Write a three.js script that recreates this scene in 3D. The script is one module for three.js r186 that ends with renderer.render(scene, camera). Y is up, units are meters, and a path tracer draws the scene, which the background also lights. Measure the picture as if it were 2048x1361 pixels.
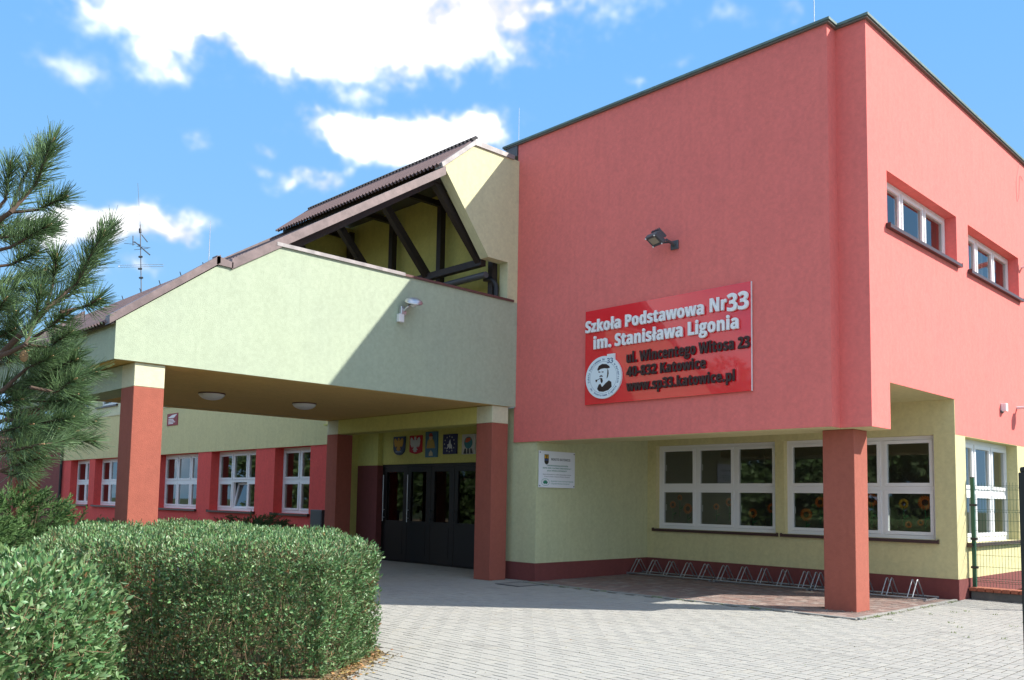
import * as THREE from 'three';
import { mergeGeometries, toCreasedNormals } from 'three/addons/utils/BufferGeometryUtils.js';
import { ImprovedNoise } from 'three/addons/math/ImprovedNoise.js';
import { RoundedBoxGeometry } from 'three/addons/geometries/RoundedBoxGeometry.js';
import { TextGeometry } from 'three/addons/geometries/TextGeometry.js';
import { FontLoader } from 'three/addons/loaders/FontLoader.js';

// ------------------------------------------------------------------ camera
// building axes: u along the pink facade (x), v into the building (-z), h up (y); metres
const scene = new THREE.Scene();
const PW = 2048, PH = 1361, F = 1737.28, PPY = 858.79;
const camera = new THREE.PerspectiveCamera(2 * Math.atan(PPY / F) * 180 / Math.PI, PW / (2 * PPY), 0.1, 900);
camera.position.set(12.713, 1.6, 12.4758);
camera.rotation.order = 'YXZ';
camera.rotation.set(0.0816, 0.7968, 0.0168);
camera.setViewOffset(PW, 2 * PPY, 0, 0, PW, PH);
camera.updateMatrixWorld(true);
camera.updateProjectionMatrix();
const rayOf = (px, py) => new THREE.Vector3((px - 1024) / F, -(py - PPY) / F, -1).transformDirection(camera.matrixWorld);

// ------------------------------------------------------------------ sky, sun, exposure
const renderer = new THREE.WebGLRenderer({ antialias: true });
renderer.toneMapping = THREE.LinearToneMapping;
renderer.toneMappingExposure = 1.82;
renderer.shadowMap.enabled = true;
const sun = new THREE.DirectionalLight(new THREE.Color(1, 0.95, 0.87), 4.8);
sun.position.set(1.1 * 40, 1.28 * 40, -1.0 * 40);
sun.castShadow = true;
sun.shadow.radius = 1;
Object.assign(sun.shadow.camera, { left: -40, right: 40, top: 40, bottom: -40, near: 1, far: 200 });
sun.shadow.mapSize.set(4096, 4096);
scene.add(sun, sun.target);

function rng(seed) { let a = seed >>> 0; return () => { a = (a + 0x6D2B79F5) | 0; let t = Math.imul(a ^ (a >>> 15), 1 | a); t = (t + Math.imul(t ^ (t >>> 7), 61 | t)) ^ t; return ((t ^ (t >>> 14)) >>> 0) / 4294967296; }; }
const perlin = new ImprovedNoise();
function fbm(x, y, z, oct) { let s = 0, a = 0.5, f = 1; for (let i = 0; i < oct; i++) { s += a * perlin.noise(x * f + i * 17.3, y * f + i * 5.1, z * f); a *= 0.5; f *= 2.03; } return s; }
const sstep = (a, b, x) => { const t = Math.min(1, Math.max(0, (x - a) / (b - a))); return t * t * (3 - 2 * t); };

{ // computed sky: clear air and fair-weather cumulus
  const W = 3072, H = 1536, data = new Float32Array(W * H * 4);
  // clouds of this afternoon: direction (given as the point of the photograph), half width, half height in degrees, weight
  const puffs = [
    [470, 20, 6.5, 2.3, 1.2], [640, 70, 5.5, 2.3, 1.2], [780, 60, 5.5, 2.4, 1.2], [960, 30, 4.5, 2.6, 1.1], [300, 10, 5, 1.6, 0.9], [640, -70, 14, 3, 1.3], [1060, 80, 1.6, 1.2, 0.55], [310, 105, 1.7, 1.6, 0.62], [580, 125, 2.6, 0.8, 0.7], [880, 105, 3.2, 1.1, 0.75],
    [690, 262, 2.4, 0.9, 0.95], [800, 290, 3.4, 1.2, 1.2], [930, 262, 2.4, 1.15, 1.15], [870, 290, 3, 1.3, 1.1], [640, 232, 1.1, 0.5, 0.55],
    [600, 352, 1.9, 0.6, 0.62], [660, 370, 1.3, 0.9, 0.72], [515, 325, 1.0, 0.35, 0.4],
    [320, 447, 2.5, 0.9, 1.1], [215, 457, 2.4, 1.0, 1.15], [120, 465, 2.0, 1.0, 1.0], [385, 472, 1.0, 0.4, 0.5], [280, 525, 1.8, 0.55, 0.6], [190, 545, 1.6, 0.4, 0.4],
    [385, 285, 0.6, 0.9, 0.42], [160, 155, 2.4, 1.1, 0.42], [90, 145, 1.3, 0.9, 0.40], [900, 157, 0.9, 0.35, 0.48], [730, 195, 1.3, 1.0, 0.42], [535, 292, 1.2, 0.45, 0.40], [690, 340, 0.7, 0.5, 0.4],
    [1285, 163, 0.7, 0.4, 0.30], [1350, 122, 1.2, 0.6, 0.22], [1570, 15, 1.1, 1.2, 0.34], [1110, 110, 1.5, 1.1, 0.34], [1450, 30, 2.0, 0.8, 0.2],
  ].map(([px, py, w, h, k]) => { const d = rayOf(px, py); return { az: Math.atan2(d.z, d.x), el: Math.asin(d.y), w: w * Math.PI / 180, h: h * Math.PI / 180, k }; });
  const midAz = Math.atan2(rayOf(1024, 300).z, rayOf(1024, 300).x);
  for (let j = 0; j < H; j++) {
    const el = ((j + 0.5) / H - 0.5) * Math.PI, sy = Math.sin(el), cy = Math.cos(el);
    const g = Math.pow(Math.max(0, 1 - Math.max(0, sy)), 2.6);
    const br = 0.090 + 0.15 * g, bg = 0.262 + 0.16 * g, bb = 0.55 + 0.05 * g;
    for (let i = 0; i < W; i++) {
      const az = ((i + 0.5) / W - 0.5) * 2 * Math.PI, x = Math.cos(az) * cy, z = Math.sin(az) * cy, o = (j * W + i) * 4;
      let a = 0, w = 1;
      if (el > -0.02) {
        let da = az - midAz; da -= Math.round(da / (2 * Math.PI)) * 2 * Math.PI;
        const inFrame = 1 - sstep(0.62, 0.80, Math.abs(da)) ;
        const band = inFrame * (1 - sstep(0.62, 0.75, el));
        const n = fbm(x * 9, sy * 13, z * 9, 6), n2 = fbm(x * 32 + 3, sy * 40, z * 32, 4);
        let d = 0, ks = 0, es = 1e-6;
        if (band > 0) {
          const wx = 0.034 * fbm(x * 18, sy * 18, z * 18 + 9, 5), wy = 0.026 * fbm(x * 20, sy * 20 + 31, z * 20, 5);
          for (const p of puffs) {
            let ex = az - p.az; ex -= Math.round(ex / (2 * Math.PI)) * 2 * Math.PI;
            ex = (ex * cy + wx) / p.w; const ey = (el - p.el + wy) / p.h, q = ex * ex + ey * ey;
            if (q < 6) { const ee = Math.exp(-q * 0.9); d = Math.max(d, Math.max(0.5, p.k) * ee) + 0.25 * p.k * Math.exp(-q * 1.3); ks += p.k * ee; es += ee; }
          }
          const det = 0.95 * n + 0.75 * n2 + 0.5 * fbm(x * 95, sy * 110, z * 95 + 7, 3);
          const xx = d - 0.235 + det * (0.35 + 0.45 * Math.min(1, d * 1.4));
          a = d > 0.03 ? Math.pow(sstep(-0.10, 0.85, xx), 1.3) * band * Math.min(1, 0.12 + 0.95 * ks / es) : 0; d = xx;
        }
        if (band < 1) { // the same kind of sky all round
          const c = fbm(x * 2.6 + 4, sy * 5.5, z * 2.6, 6) + 0.17 * n2 + 0.035;
          a = Math.max(a, sstep(0.02, 0.20, c) * (1 - band) * sstep(-0.02, 0.06, el) * 0.95);
          d = d * band + (1 - band) * (0.6 + c);
        }
        w = 0.62 + 0.34 * sstep(0.1, 1.2, d) + 0.6 * n + 0.2 * n2;
      }
      const ww = Math.max(0.53, Math.min(1.25, w));
      data[o] = br * (1 - a) + ww * a; data[o + 1] = bg * (1 - a) + ww * 1.0 * a; data[o + 2] = bb * (1 - a) + ww * 1.03 * a; data[o + 3] = 1;
    }
  }
  const sky = new THREE.DataTexture(data, W, H, THREE.RGBAFormat, THREE.FloatType);
  sky.mapping = THREE.EquirectangularReflectionMapping; sky.magFilter = sky.minFilter = THREE.LinearFilter; sky.wrapS = THREE.RepeatWrapping; sky.needsUpdate = true;
  scene.background = sky; scene.environment = sky;
}

// ------------------------------------------------------------------ textures and materials
function dataTex(size, f, srgb, rep) {
  const d = new Uint8Array(size * size * 4);
  for (let j = 0; j < size; j++) for (let i = 0; i < size; i++) { const c = f(i / size, j / size, i, j), o = (j * size + i) * 4; d[o] = c[0]; d[o + 1] = c[1]; d[o + 2] = c[2]; d[o + 3] = 255; }
  const t = new THREE.DataTexture(d, size, size); t.wrapS = t.wrapT = THREE.RepeatWrapping; t.magFilter = THREE.LinearFilter; t.minFilter = THREE.LinearMipmapLinearFilter; t.generateMipmaps = true; t.anisotropy = 8;
  if (srgb) t.colorSpace = THREE.SRGBColorSpace; t.repeat.set(1 / rep, 1 / rep); t.needsUpdate = true; return t;
}
function tileNoise(seed) { // periodic value noise lattice
  const r = rng(seed), N = 64, L = new Float32Array(N * N).map(() => r());
  return (x, y, per) => { x *= per; y *= per; const xi = Math.floor(x), yi = Math.floor(y), fx = x - xi, fy = y - yi, s = (t) => t * t * (3 - 2 * t), g = (a, b) => L[((b % per + per) % per % N) * N + ((a % per + per) % per % N)]; const u = s(fx), v = s(fy);
    return (g(xi, yi) * (1 - u) + g(xi + 1, yi) * u) * (1 - v) + (g(xi, yi + 1) * (1 - u) + g(xi + 1, yi + 1) * u) * v; };
}
const T1 = tileNoise(5), T2 = tileNoise(9), T3 = tileNoise(23), gr = rng(77);
const mottle = dataTex(1024, (x, y) => { const a = 0.12 * T1(x, y, 4) + 0.12 * T2(x, y, 9) + 0.16 * T3(x, y, 23) + 0.36 * T1(x, y, 61) + 0.24 * T2(x + 0.13, y + 0.4, 53); const st = T3(x, y * 0.125, 40) - 0.5, sp = gr() < 0.006 ? 0.09 : 0; const k = 255 * (0.925 + 0.095 * (a - 0.5) + 0.022 * st - sp + (gr() - 0.5) * 0.09); const q = Math.max(0, Math.min(255, k)); return [q, q, Math.max(0, q - 2 * T2(x, y, 5))]; }, true, 2.6);
const grain = dataTex(512, (x, y) => { const k = 255 * (0.5 * T1(x, y, 60) + 0.3 * gr() + 0.2 * T2(x, y, 30)); return [k, k, k]; }, false, 0.34);
function stucco(r, g, b, o = {}) { const m = new THREE.MeshStandardMaterial({ roughness: 0.94, map: mottle, bumpMap: grain, bumpScale: 0.0035, ...o }); m.color.setRGB(r, g, b); return m; }
function mat(r, g, b, rough = 0.6, o = {}) { const m = new THREE.MeshStandardMaterial({ roughness: rough, ...o }); m.color.setRGB(r, g, b); return m; }
const streak = dataTex(512, (x, y) => { const a = 0.5 * T1(x, y, 12) + 0.3 * T2(x, y, 40) + 0.2 * T3(x, y, 5); const k = 255 * (0.74 + 0.26 * a + (gr() - 0.5) * 0.05); return [k, k * 0.995, k * 0.985]; }, true, 1.4);
const concreteTex = dataTex(512, (x, y) => { const a = 0.3 * T1(x, y, 7) + 0.3 * T2(x, y, 33) + 0.4 * gr(); const k = 255 * (0.76 + 0.24 * a); return [k, k, k * 0.985]; }, true, 0.6);
const M = {
  pink: stucco(0.90, 0.215, 0.188), red: stucco(0.86, 0.11, 0.095), pillar: stucco(0.41, 0.115, 0.076), plinth: stucco(0.235, 0.062, 0.055), cream: stucco(0.75, 0.68, 0.36), green: stucco(0.475, 0.55, 0.405), olive: stucco(0.72, 0.68, 0.21), capCream: stucco(0.74, 0.72, 0.50), tan: stucco(0.80, 0.54, 0.20),
  roof: mat(0.20, 0.13, 0.125, 0.7, { map: streak }), paleMetal: mat(0.43, 0.40, 0.40, 0.4, { map: streak, metalness: 0.2 }), flash: mat(0.235, 0.175, 0.175, 0.42, { map: streak, metalness: 0.15 }), brownMetal: mat(0.12, 0.055, 0.048, 0.45), darkWood: mat(0.030, 0.020, 0.016, 0.6, { map: streak }), patina: mat(0.13, 0.21, 0.19, 0.5, { map: streak, metalness: 0.1 }),
  pvc: mat(0.80, 0.80, 0.80, 0.35), pvcDark: mat(0.010, 0.007, 0.006, 0.55), sill: mat(0.058, 0.026, 0.024, 0.35), room: mat(0.30, 0.28, 0.24, 0.9), roomFloor: mat(0.16, 0.12, 0.08, 0.7),
  steel: mat(0.42, 0.43, 0.44, 0.42, { metalness: 0.7 }), grey: mat(0.08, 0.085, 0.095, 0.5), black: mat(0.015, 0.015, 0.017, 0.5), white: mat(0.78, 0.78, 0.78, 0.5), lamp: mat(0.72, 0.72, 0.72, 0.4), alu: mat(0.55, 0.56, 0.58, 0.35, { metalness: 0.8 }),
  concrete: mat(0.36, 0.35, 0.33, 0.92, { map: concreteTex, bumpMap: grain, bumpScale: 0.002 }), fence: mat(0.015, 0.085, 0.045, 0.4), post: mat(0.004, 0.009, 0.009, 0.7), brick: mat(0.42, 0.13, 0.07, 0.85, { map: concreteTex }),
};
const glass = new THREE.MeshPhysicalMaterial({ roughness: 0.02, transmission: 1, thickness: 0, ior: 1.95, metalness: 0 }); glass.color.setRGB(0.60, 0.64, 0.62); // double glazing: four faces mirror
const doorGlass = glass.clone(); doorGlass.ior = 1.5; doorGlass.color.setRGB(0.4, 0.42, 0.4);

// ------------------------------------------------------------------ helpers
const P = (u, v, h) => new THREE.Vector3(u, h, -v);
const used = {};
function numbered(n) { used[n] = (used[n] ?? -1) + 1; return used[n] ? `${n}_${String(used[n]).padStart(3, '0')}` : n; }
function shadows(o) { o.traverse((c) => { if (c.isMesh) { c.castShadow = c.receiveShadow = true; } }); return o; }
function uvMetres(g) { // uv in metres by the way a face points
  if (g.index) g = g.toNonIndexed(); if (!g.attributes.normal) g.computeVertexNormals();
  const p = g.attributes.position, n = g.attributes.normal, uv = new Float32Array(p.count * 2);
  for (let i = 0; i < p.count; i++) { const ax = Math.abs(n.getX(i)), ay = Math.abs(n.getY(i)), az = Math.abs(n.getZ(i)); let a, b; if (ay > ax && ay > az) { a = p.getX(i); b = p.getZ(i); } else if (ax > az) { a = p.getZ(i); b = p.getY(i); } else { a = p.getX(i); b = p.getY(i); } uv[2 * i] = a; uv[2 * i + 1] = b; }
  g.setAttribute('uv', new THREE.BufferAttribute(uv, 2)); for (const k of Object.keys(g.attributes)) if (!['position', 'normal', 'uv'].includes(k)) g.deleteAttribute(k); return g;
}
const join = (list) => { list = list.flat().map(uvMetres); return list.length > 1 ? mergeGeometries(list) : list[0]; };
function bx(u0, u1, v0, v1, h0, h1) { return new THREE.BoxGeometry(u1 - u0, h1 - h0, v1 - v0).translate((u0 + u1) / 2, (h0 + h1) / 2, -(v0 + v1) / 2); }
function rbx(u0, u1, v0, v1, h0, h1, r = 0.02) { return new RoundedBoxGeometry(u1 - u0, h1 - h0, v1 - v0, 2, r).translate((u0 + u1) / 2, (h0 + h1) / 2, -(v0 + v1) / 2); }
function shapeOf(pts, holes = []) { const s = new THREE.Shape(pts.map((p) => new THREE.Vector2(...p))); for (const h of holes) s.holes.push(new THREE.Path(h.map((p) => new THREE.Vector2(...p)))); return s; }
const rect = (a0, a1, b0, b1) => [[a0, b0], [a1, b0], [a1, b1], [a0, b1]];
const ext = (s, d, bevel = 0) => new THREE.ExtrudeGeometry(s, bevel ? { depth: d - 2 * bevel, bevelEnabled: true, bevelSize: bevel, bevelThickness: bevel, bevelSegments: 2, bevelOffset: -bevel, curveSegments: 16 } : { depth: d, bevelEnabled: false, curveSegments: 16 }).translate(0, 0, bevel);
// (v,h) outline, thick from u0 to u1; (u,h) outline from v0 to v1; (u,v) outline from h0 to h1
const exU = (pts, u0, u1, holes) => ext(shapeOf(pts, holes), u1 - u0).applyMatrix4(new THREE.Matrix4().set(0, 0, 1, u0, 0, 1, 0, 0, -1, 0, 0, 0, 0, 0, 0, 1));
const exV = (pts, v0, v1, holes) => ext(shapeOf(pts, holes), v1 - v0).translate(0, 0, -v1);
const exH = (pts, h0, h1, holes) => ext(shapeOf(pts, holes), h1 - h0).applyMatrix4(new THREE.Matrix4().set(1, 0, 0, 0, 0, 0, 1, h0, 0, -1, 0, 0, 0, 0, 0, 1));
function rod(a, b, r0, r1 = r0, seg = 8) { const d = new THREE.Vector3().subVectors(b, a), l = d.length(); const g = new THREE.CylinderGeometry(r1, r0, l, seg).translate(0, l / 2, 0); g.applyQuaternion(new THREE.Quaternion().setFromUnitVectors(new THREE.Vector3(0, 1, 0), d.normalize())); return g.translate(a.x, a.y, a.z); }
function beam(a, b, w, hgt, upHint = new THREE.Vector3(0, 1, 0)) { const d = new THREE.Vector3().subVectors(b, a), l = d.length(); d.normalize(); const s = new THREE.Vector3().crossVectors(upHint, d).normalize(), t = new THREE.Vector3().crossVectors(d, s); const g = new THREE.BoxGeometry(w, hgt, l).applyMatrix4(new THREE.Matrix4().makeBasis(s, t, d)); const m = a.clone().add(b).multiplyScalar(0.5); return g.translate(m.x, m.y, m.z); }
function tubeOf(pts, r, seg = 40, rs = 8, closed = false) { return new THREE.TubeGeometry(new THREE.CatmullRomCurve3(pts, closed, 'catmullrom', 0.2), seg, r, rs, closed); }
function thing(name, label, category, base, group) { const o = new THREE.Group(); o.name = numbered(name); o.position.copy(base); o.userData = { label, category }; if (group) o.userData.group = group; scene.add(o); return o; }
function worldPos(o) { const p = new THREE.Vector3(); while (o && o !== scene) { p.add(o.position); o = o.parent; } return p; }
function part(parent, name, geos, m, label) { const g = join([geos]); const w = worldPos(parent); g.translate(-w.x, -w.y, -w.z); const o = new THREE.Mesh(g, m); o.name = name; if (label) o.userData.label = label; o.castShadow = o.receiveShadow = true; parent.add(o); return o; }
function solo(name, label, category, geos, m, base, group) { const g = join([geos]); g.translate(-base.x, -base.y, -base.z); const o = new THREE.Mesh(g, m); o.name = numbered(name); o.position.copy(base); o.userData = { label, category }; if (group) o.userData.group = group; o.castShadow = o.receiveShadow = true; scene.add(o); return o; }
function structure(name, geos, m) { const o = new THREE.Mesh(join([geos]), m); o.name = name; o.userData = { kind: 'structure', label: name.replace(/_/g, ' ') }; o.castShadow = o.receiveShadow = true; scene.add(o); return o; }
// pixel -> point on a vertical plane u = const / v = const, or on a level h = const
const camPos = camera.position.clone();
const at = (ax, val, px, py) => { const d = rayOf(px, py); const t = ax === 'u' ? (val - camPos.x) / d.x : ax === 'v' ? (-val - camPos.z) / d.z : (val - camPos.y) / d.y; return camPos.clone().addScaledVector(d, t); };

// ------------------------------------------------------------------ window kit
const lbox = (plane, pos) => (a0, a1, n0, n1, h0, h1) => plane === 'v' ? bx(a0, a1, pos - n1, pos - n0, h0, h1) : bx(pos + n0, pos + n1, a0, a1, h0, h1);
function paneGeo(plane, pos, a0, a1, n, h0, h1) { const g = new THREE.PlaneGeometry(a1 - a0, h1 - h0); if (plane === 'u') g.rotateY(Math.PI / 2); const am = (a0 + a1) / 2, hm = (h0 + h1) / 2; return plane === 'v' ? g.translate(am, hm, -(pos - n)) : g.translate(pos + n, hm, -am); }
function makeWindow(parent, plane, pos, a0, a1, h0, h1, cols, rows, o = {}) {
  const L = lbox(plane, pos), rev = o.rev ?? 0.2, fw = o.fw ?? 0.055, m = o.mat ?? M.pvc, n1 = -rev, n0 = -rev - 0.08;
  const geos = [L(a0, a1, n0, n1, h0, h0 + fw), L(a0, a1, n0, n1, h1 - fw, h1), L(a0, a0 + fw, n0, n1, h0 + fw, h1 - fw), L(a1 - fw, a1, n0, n1, h0 + fw, h1 - fw)];
  const ca = [a0 + fw / 2], ra = [h0 + fw / 2]; const W = a1 - a0 - fw, H = h1 - h0 - fw; let s = 0; for (const c of cols) { s += c; ca.push(a0 + fw / 2 + W * s); } s = 0; for (const r of rows) { s += r; ra.push(h0 + fw / 2 + H * s); }
  for (let i = 1; i < ca.length - 1; i++) geos.push(L(ca[i] - fw / 2, ca[i] + fw / 2, n0, n1 - 0.002, h0 + fw, h1 - fw));
  for (let j = 1; j < ra.length - 1; j++) for (let i = 0; i < ca.length - 1; i++) geos.push(L(ca[i] + fw / 2, ca[i + 1] - fw / 2, n0, n1 - 0.003, ra[j] - fw * 0.55, ra[j] + fw * 0.55));
  const win = part(parent, 'window', geos, m); const sw = o.sw ?? 0.05;
  for (let j = 0; j < ra.length - 1; j++) for (let i = 0; i < ca.length - 1; i++) {
    const x0 = ca[i] + fw / 2 + 0.002, x1 = ca[i + 1] - fw / 2 - 0.002, y0 = ra[j] + fw * 0.55 + 0.002, y1 = ra[j + 1] - fw * 0.55 - 0.002;
    if (o.skip && o.skip(i, j)) { o.skip(i, j, x0, x1, y0, y1, win, L); continue; }
    part(win, 'sash', [L(x0, x1, n0 + 0.01, n1 + 0.014, y0, y0 + sw), L(x0, x1, n0 + 0.01, n1 + 0.014, y1 - sw, y1), L(x0, x0 + sw, n0 + 0.01, n1 + 0.014, y0 + sw, y1 - sw), L(x1 - sw, x1, n0 + 0.01, n1 + 0.014, y0 + sw, y1 - sw)], m);
    part(win, 'pane', paneGeo(plane, pos, x0 + sw - 0.004, x1 - sw + 0.004, n1 - 0.02, y0 + sw - 0.004, y1 - sw + 0.004), glass);
    if (o.handles) part(win, 'handle', [L(x0 + sw * 0.4, x0 + sw * 0.75, n0 - 0.05, n0 + 0.01, (y0 + y1) / 2 - 0.07, (y0 + y1) / 2 + 0.07)], M.white);
  }
  if (o.sill !== false) { const e = 0.05; part(win, 'sill', [L(a0 - e, a1 + e, 0.003, 0.075, h0 - 0.062, h0 - 0.005), L(a0 + 0.003, a1 - 0.003, n1, 0.003, h0 - 0.02, h0 - 0.003), L(a0 - e - 0.012, a0 - e, 0.003, 0.078, h0 - 0.064, h0 + 0.012), L(a1 + e, a1 + e + 0.012, 0.003, 0.078, h0 - 0.064, h0 + 0.012)], M.sill); }
  return win;
}

// ------------------------------------------------------------------ pink block over the recessed ground floor
const HT = 9.08, U1 = 6.804, U2 = 7.283, D = 0.288, ZB = 2.781, VB = 3.728, ZN = 3.508, ZP = 0.355, U0 = 0.622, VEND = 14;
const block = thing('school_building', 'two storey pink rendered block overhanging a recessed cream ground floor', 'building', P(3.6, 4, 0));
part(block, 'front_wall', [exH([[0, 0], [U1, 0], [U1, D], [U2, D], [U2, 0.9], [0, 0.9]], ZB, HT)], M.pink);
part(block, 'side_wall', [exU([[0.9, ZB], [0.965, ZB], [0.965, ZN], [VB + 0.02, ZN], [VB + 0.02, 2.885], [VEND, 2.885], [VEND, HT], [0.9, HT]], U2 - 0.35, U2, [rect(0.985, 4.05, 6.0, 6.88), rect(4.66, 7.72, 6.0, 6.88), rect(8.35, 11.4, 6.0, 6.88)])], M.pink);
part(block, 'beam_soffit', [bx(0.03, U1 - 0.02, 0.02, 0.88, ZB - 0.012, ZB - 0.001), bx(U1 - 0.02, U2 - 0.02, D + 0.02, 0.945, ZB - 0.012, ZB - 0.001)], M.cream);
part(block, 'beam_back_wall', [bx(0.02, U2 - 0.36, 0.9, 0.965, ZB, ZN)], M.cream);
part(block, 'overhang_ceiling', [bx(0.02, U2 - 0.36, 0.965, VB + 0.3, ZN, ZN + 0.3)], M.cream);
part(block, 'overhang_ceiling_edge', [bx(U2 - 0.36, U2 - 0.01, 0.965, VB, ZN - 0.004, ZN - 0.0005)], M.cream);
part(block, 'recessed_wall', [exV([[U0, ZP], [U2 - 0.35, ZP], [U2 - 0.35, ZN], [U0, ZN]], VB, VB + 0.35, [rect(0.86, 3.82, 1.02, 2.885), rect(4.02, 6.92, 1.02, 2.89)])], M.cream);
part(block, 'ground_side_wall', [exU([[VB, ZP], [VEND, ZP], [VEND, 2.885], [VB, 2.885]], U2 - 0.35, U2 - 0.004, [rect(4.24, 7.26, 0.97, 2.875)])], M.cream);
part(block, 'ground_corner_head', [bx(U2 - 0.35, U2 - 0.003, VB, VB + 0.019, 2.886, ZN - 0.005)], M.cream);
part(block, 'return_wall', [bx(-1.0, U0, 0.04, 0.9, ZP, ZB), bx(-1.0, U0, 0.9, VB, ZP, ZN), bx(-1.0, -0.002, 0.04, 0.9, ZB, ZN)], stucco(0.66, 0.67, 0.40));
part(block, 'plinth', [bx(U0 - 0.3, U2 - 0.34, VB - 0.012, VB + 0.36, 0, ZP), bx(U2 - 0.34, U2 + 0.008, VB - 0.012, VEND, 0, ZP), bx(-1.0, U0 + 0.012, 0.028, VB - 0.012, 0, ZP)], M.plinth);
const copingPts = [[-0.42, -0.07], [U1 + 0.07, -0.07], [U1 + 0.07, D - 0.07], [U2 + 0.07, D - 0.07], [U2 + 0.07, VEND], [U2 - 0.25, VEND], [U2 - 0.25, 0.6], [-0.42, 0.6]];
part(block, 'coping', [exH(copingPts, HT + 0.022, HT + 0.062)], M.patina);
part(block, 'coping_drip_edge', [exH([[-0.40, -0.05], [U1 + 0.05, -0.05], [U1 + 0.05, D - 0.05], [U2 + 0.05, D - 0.05], [U2 + 0.05, VEND], [U2 - 0.25, VEND], [U2 - 0.25, 0.6], [-0.40, 0.6]], HT - 0.005, HT + 0.022)], mat(0.13, 0.12, 0.10, 0.5));
part(block, 'coping_end_box', [bx(-0.34, -0.005, -0.03, 0.5, HT - 0.23, HT - 0.006)], M.grey);
part(block, 'roof', [bx(0, U2 - 0.26, 0.6, VEND, HT - 0.3, HT - 0.04)], M.grey);
part(block, 'interior_walls', [bx(0, 0.3, 0.9, VEND, 3.81, HT - 0.3), bx(0, U2, VEND, VEND + 0.3, 0, HT), bx(0.3, U2 - 0.35, 6.5, 6.6, 3.81, HT - 0.3), bx(U0 - 0.3, U0, VB + 0.36, 9, ZP, ZN), bx(U0, U2 - 0.35, 9, 9.2, 0.05, ZN)], M.room);
part(block, 'floor_slab', [bx(0.3, U2 - 0.36, VB + 0.36, VEND, 0.05, 0.2), bx(0.3, U2 - 0.36, VB + 0.3, VEND, ZN, 3.81), bx(0.02, U2 - 0.36, 0.966, VB + 0.3, ZN + 0.301, 3.81)], M.roomFloor);
// mullioned windows
const third = [1 / 3, 1 / 3, 1 / 3];
makeWindow(block, 'v', VB, 0.86, 3.82, 1.02, 2.885, third, [0.49, 0.51], { rev: 0.13, fw: 0.065, sw: 0.06, handles: true });
makeWindow(block, 'v', VB, 4.02, 6.92, 1.02, 2.89, third, [0.49, 0.51], { rev: 0.13, fw: 0.065, sw: 0.06, handles: true });
makeWindow(block, 'u', U2 - 0.004, 4.24, 7.26, 0.97, 2.875, third, [0.49, 0.51], { rev: 0.2, fw: 0.08, sw: 0.07 });
for (const [a, b] of [[0.985, 4.05], [4.66, 7.72], [8.35, 11.4]]) makeWindow(block, 'u', U2, a, b, 6.0, 6.88, third, [1], { rev: 0.2, fw: 0.06, sw: 0.055 });
// the heavy corner pillar
const cornerPillar = part(block, 'pillar', [rbx(6.44, 6.942, 0.43, 0.90, 0, ZB - 0.014, 0.012)], M.pillar);
void cornerPillar;

// ------------------------------------------------------------------ entrance with canopy and stacked roofs
const UC = 0.042, UL = -6.1, ZC = 3.505, ZQ = 3.15;
const ent = thing('entrance_canopy', 'pale green gabled entrance canopy on brown pillars with corrugated roofs', 'canopy', P(-3, -4, 0));
const gable = [[-8, ZC], [-0.001, ZC], [-0.001, 5.68], [-5.588, 5.68], [-6.31, 5.15], [-6.517, 5.155], [-8, 4.05]];
part(ent, 'gable_wall', [exU(gable, UC - 0.3, UC)], M.green);
part(ent, 'gable_wall', [exU(gable, UL, UL + 0.3)], M.green);
part(ent, 'end_wall', [bx(UL + 0.3, UC - 0.3, -7.995, -7.72, ZC, 4.04)], M.green);
part(ent, 'soffit', [bx(UL + 0.3, UC - 0.3, -7.72, -0.15, ZC + 0.005, ZC + 0.2)], M.tan);
part(ent, 'soffit_edge', [bx(UC - 0.30, UC - 0.02, -7.97, -0.05, ZC - 0.006, ZC - 0.0015), bx(UL + 0.02, UL + 0.30, -7.97, -0.05, ZC - 0.006, ZC - 0.0015), bx(UL + 0.30, UC - 0.30, -7.97, -7.72, ZC - 0.006, ZC - 0.0015)], M.tan);
for (const [u0, v0] of [[-0.475, -7.694], [-6.06, -7.694], [-0.475, -0.607], [-6.06, -0.607]]) {
  const p = part(ent, 'pillar', [rbx(u0, u0 + 0.475, v0, v0 + 0.445, 0, ZQ, 0.012)], M.pillar);
  part(p, 'pillar_head', [rbx(u0, u0 + 0.475, v0, v0 + 0.445, ZQ, ZC - 0.008, 0.012)], M.capCream);
}
part(ent, 'cross_beam', [bx(-6.06 + 0.476, -0.476, -7.69, -7.255, ZQ + 0.004, ZC - 0.008)], M.green);
part(ent, 'cross_beam', [bx(-6.06 + 0.476, -0.476, -0.60, -0.17, ZQ + 0.004, ZC - 0.008)], M.olive);
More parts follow.
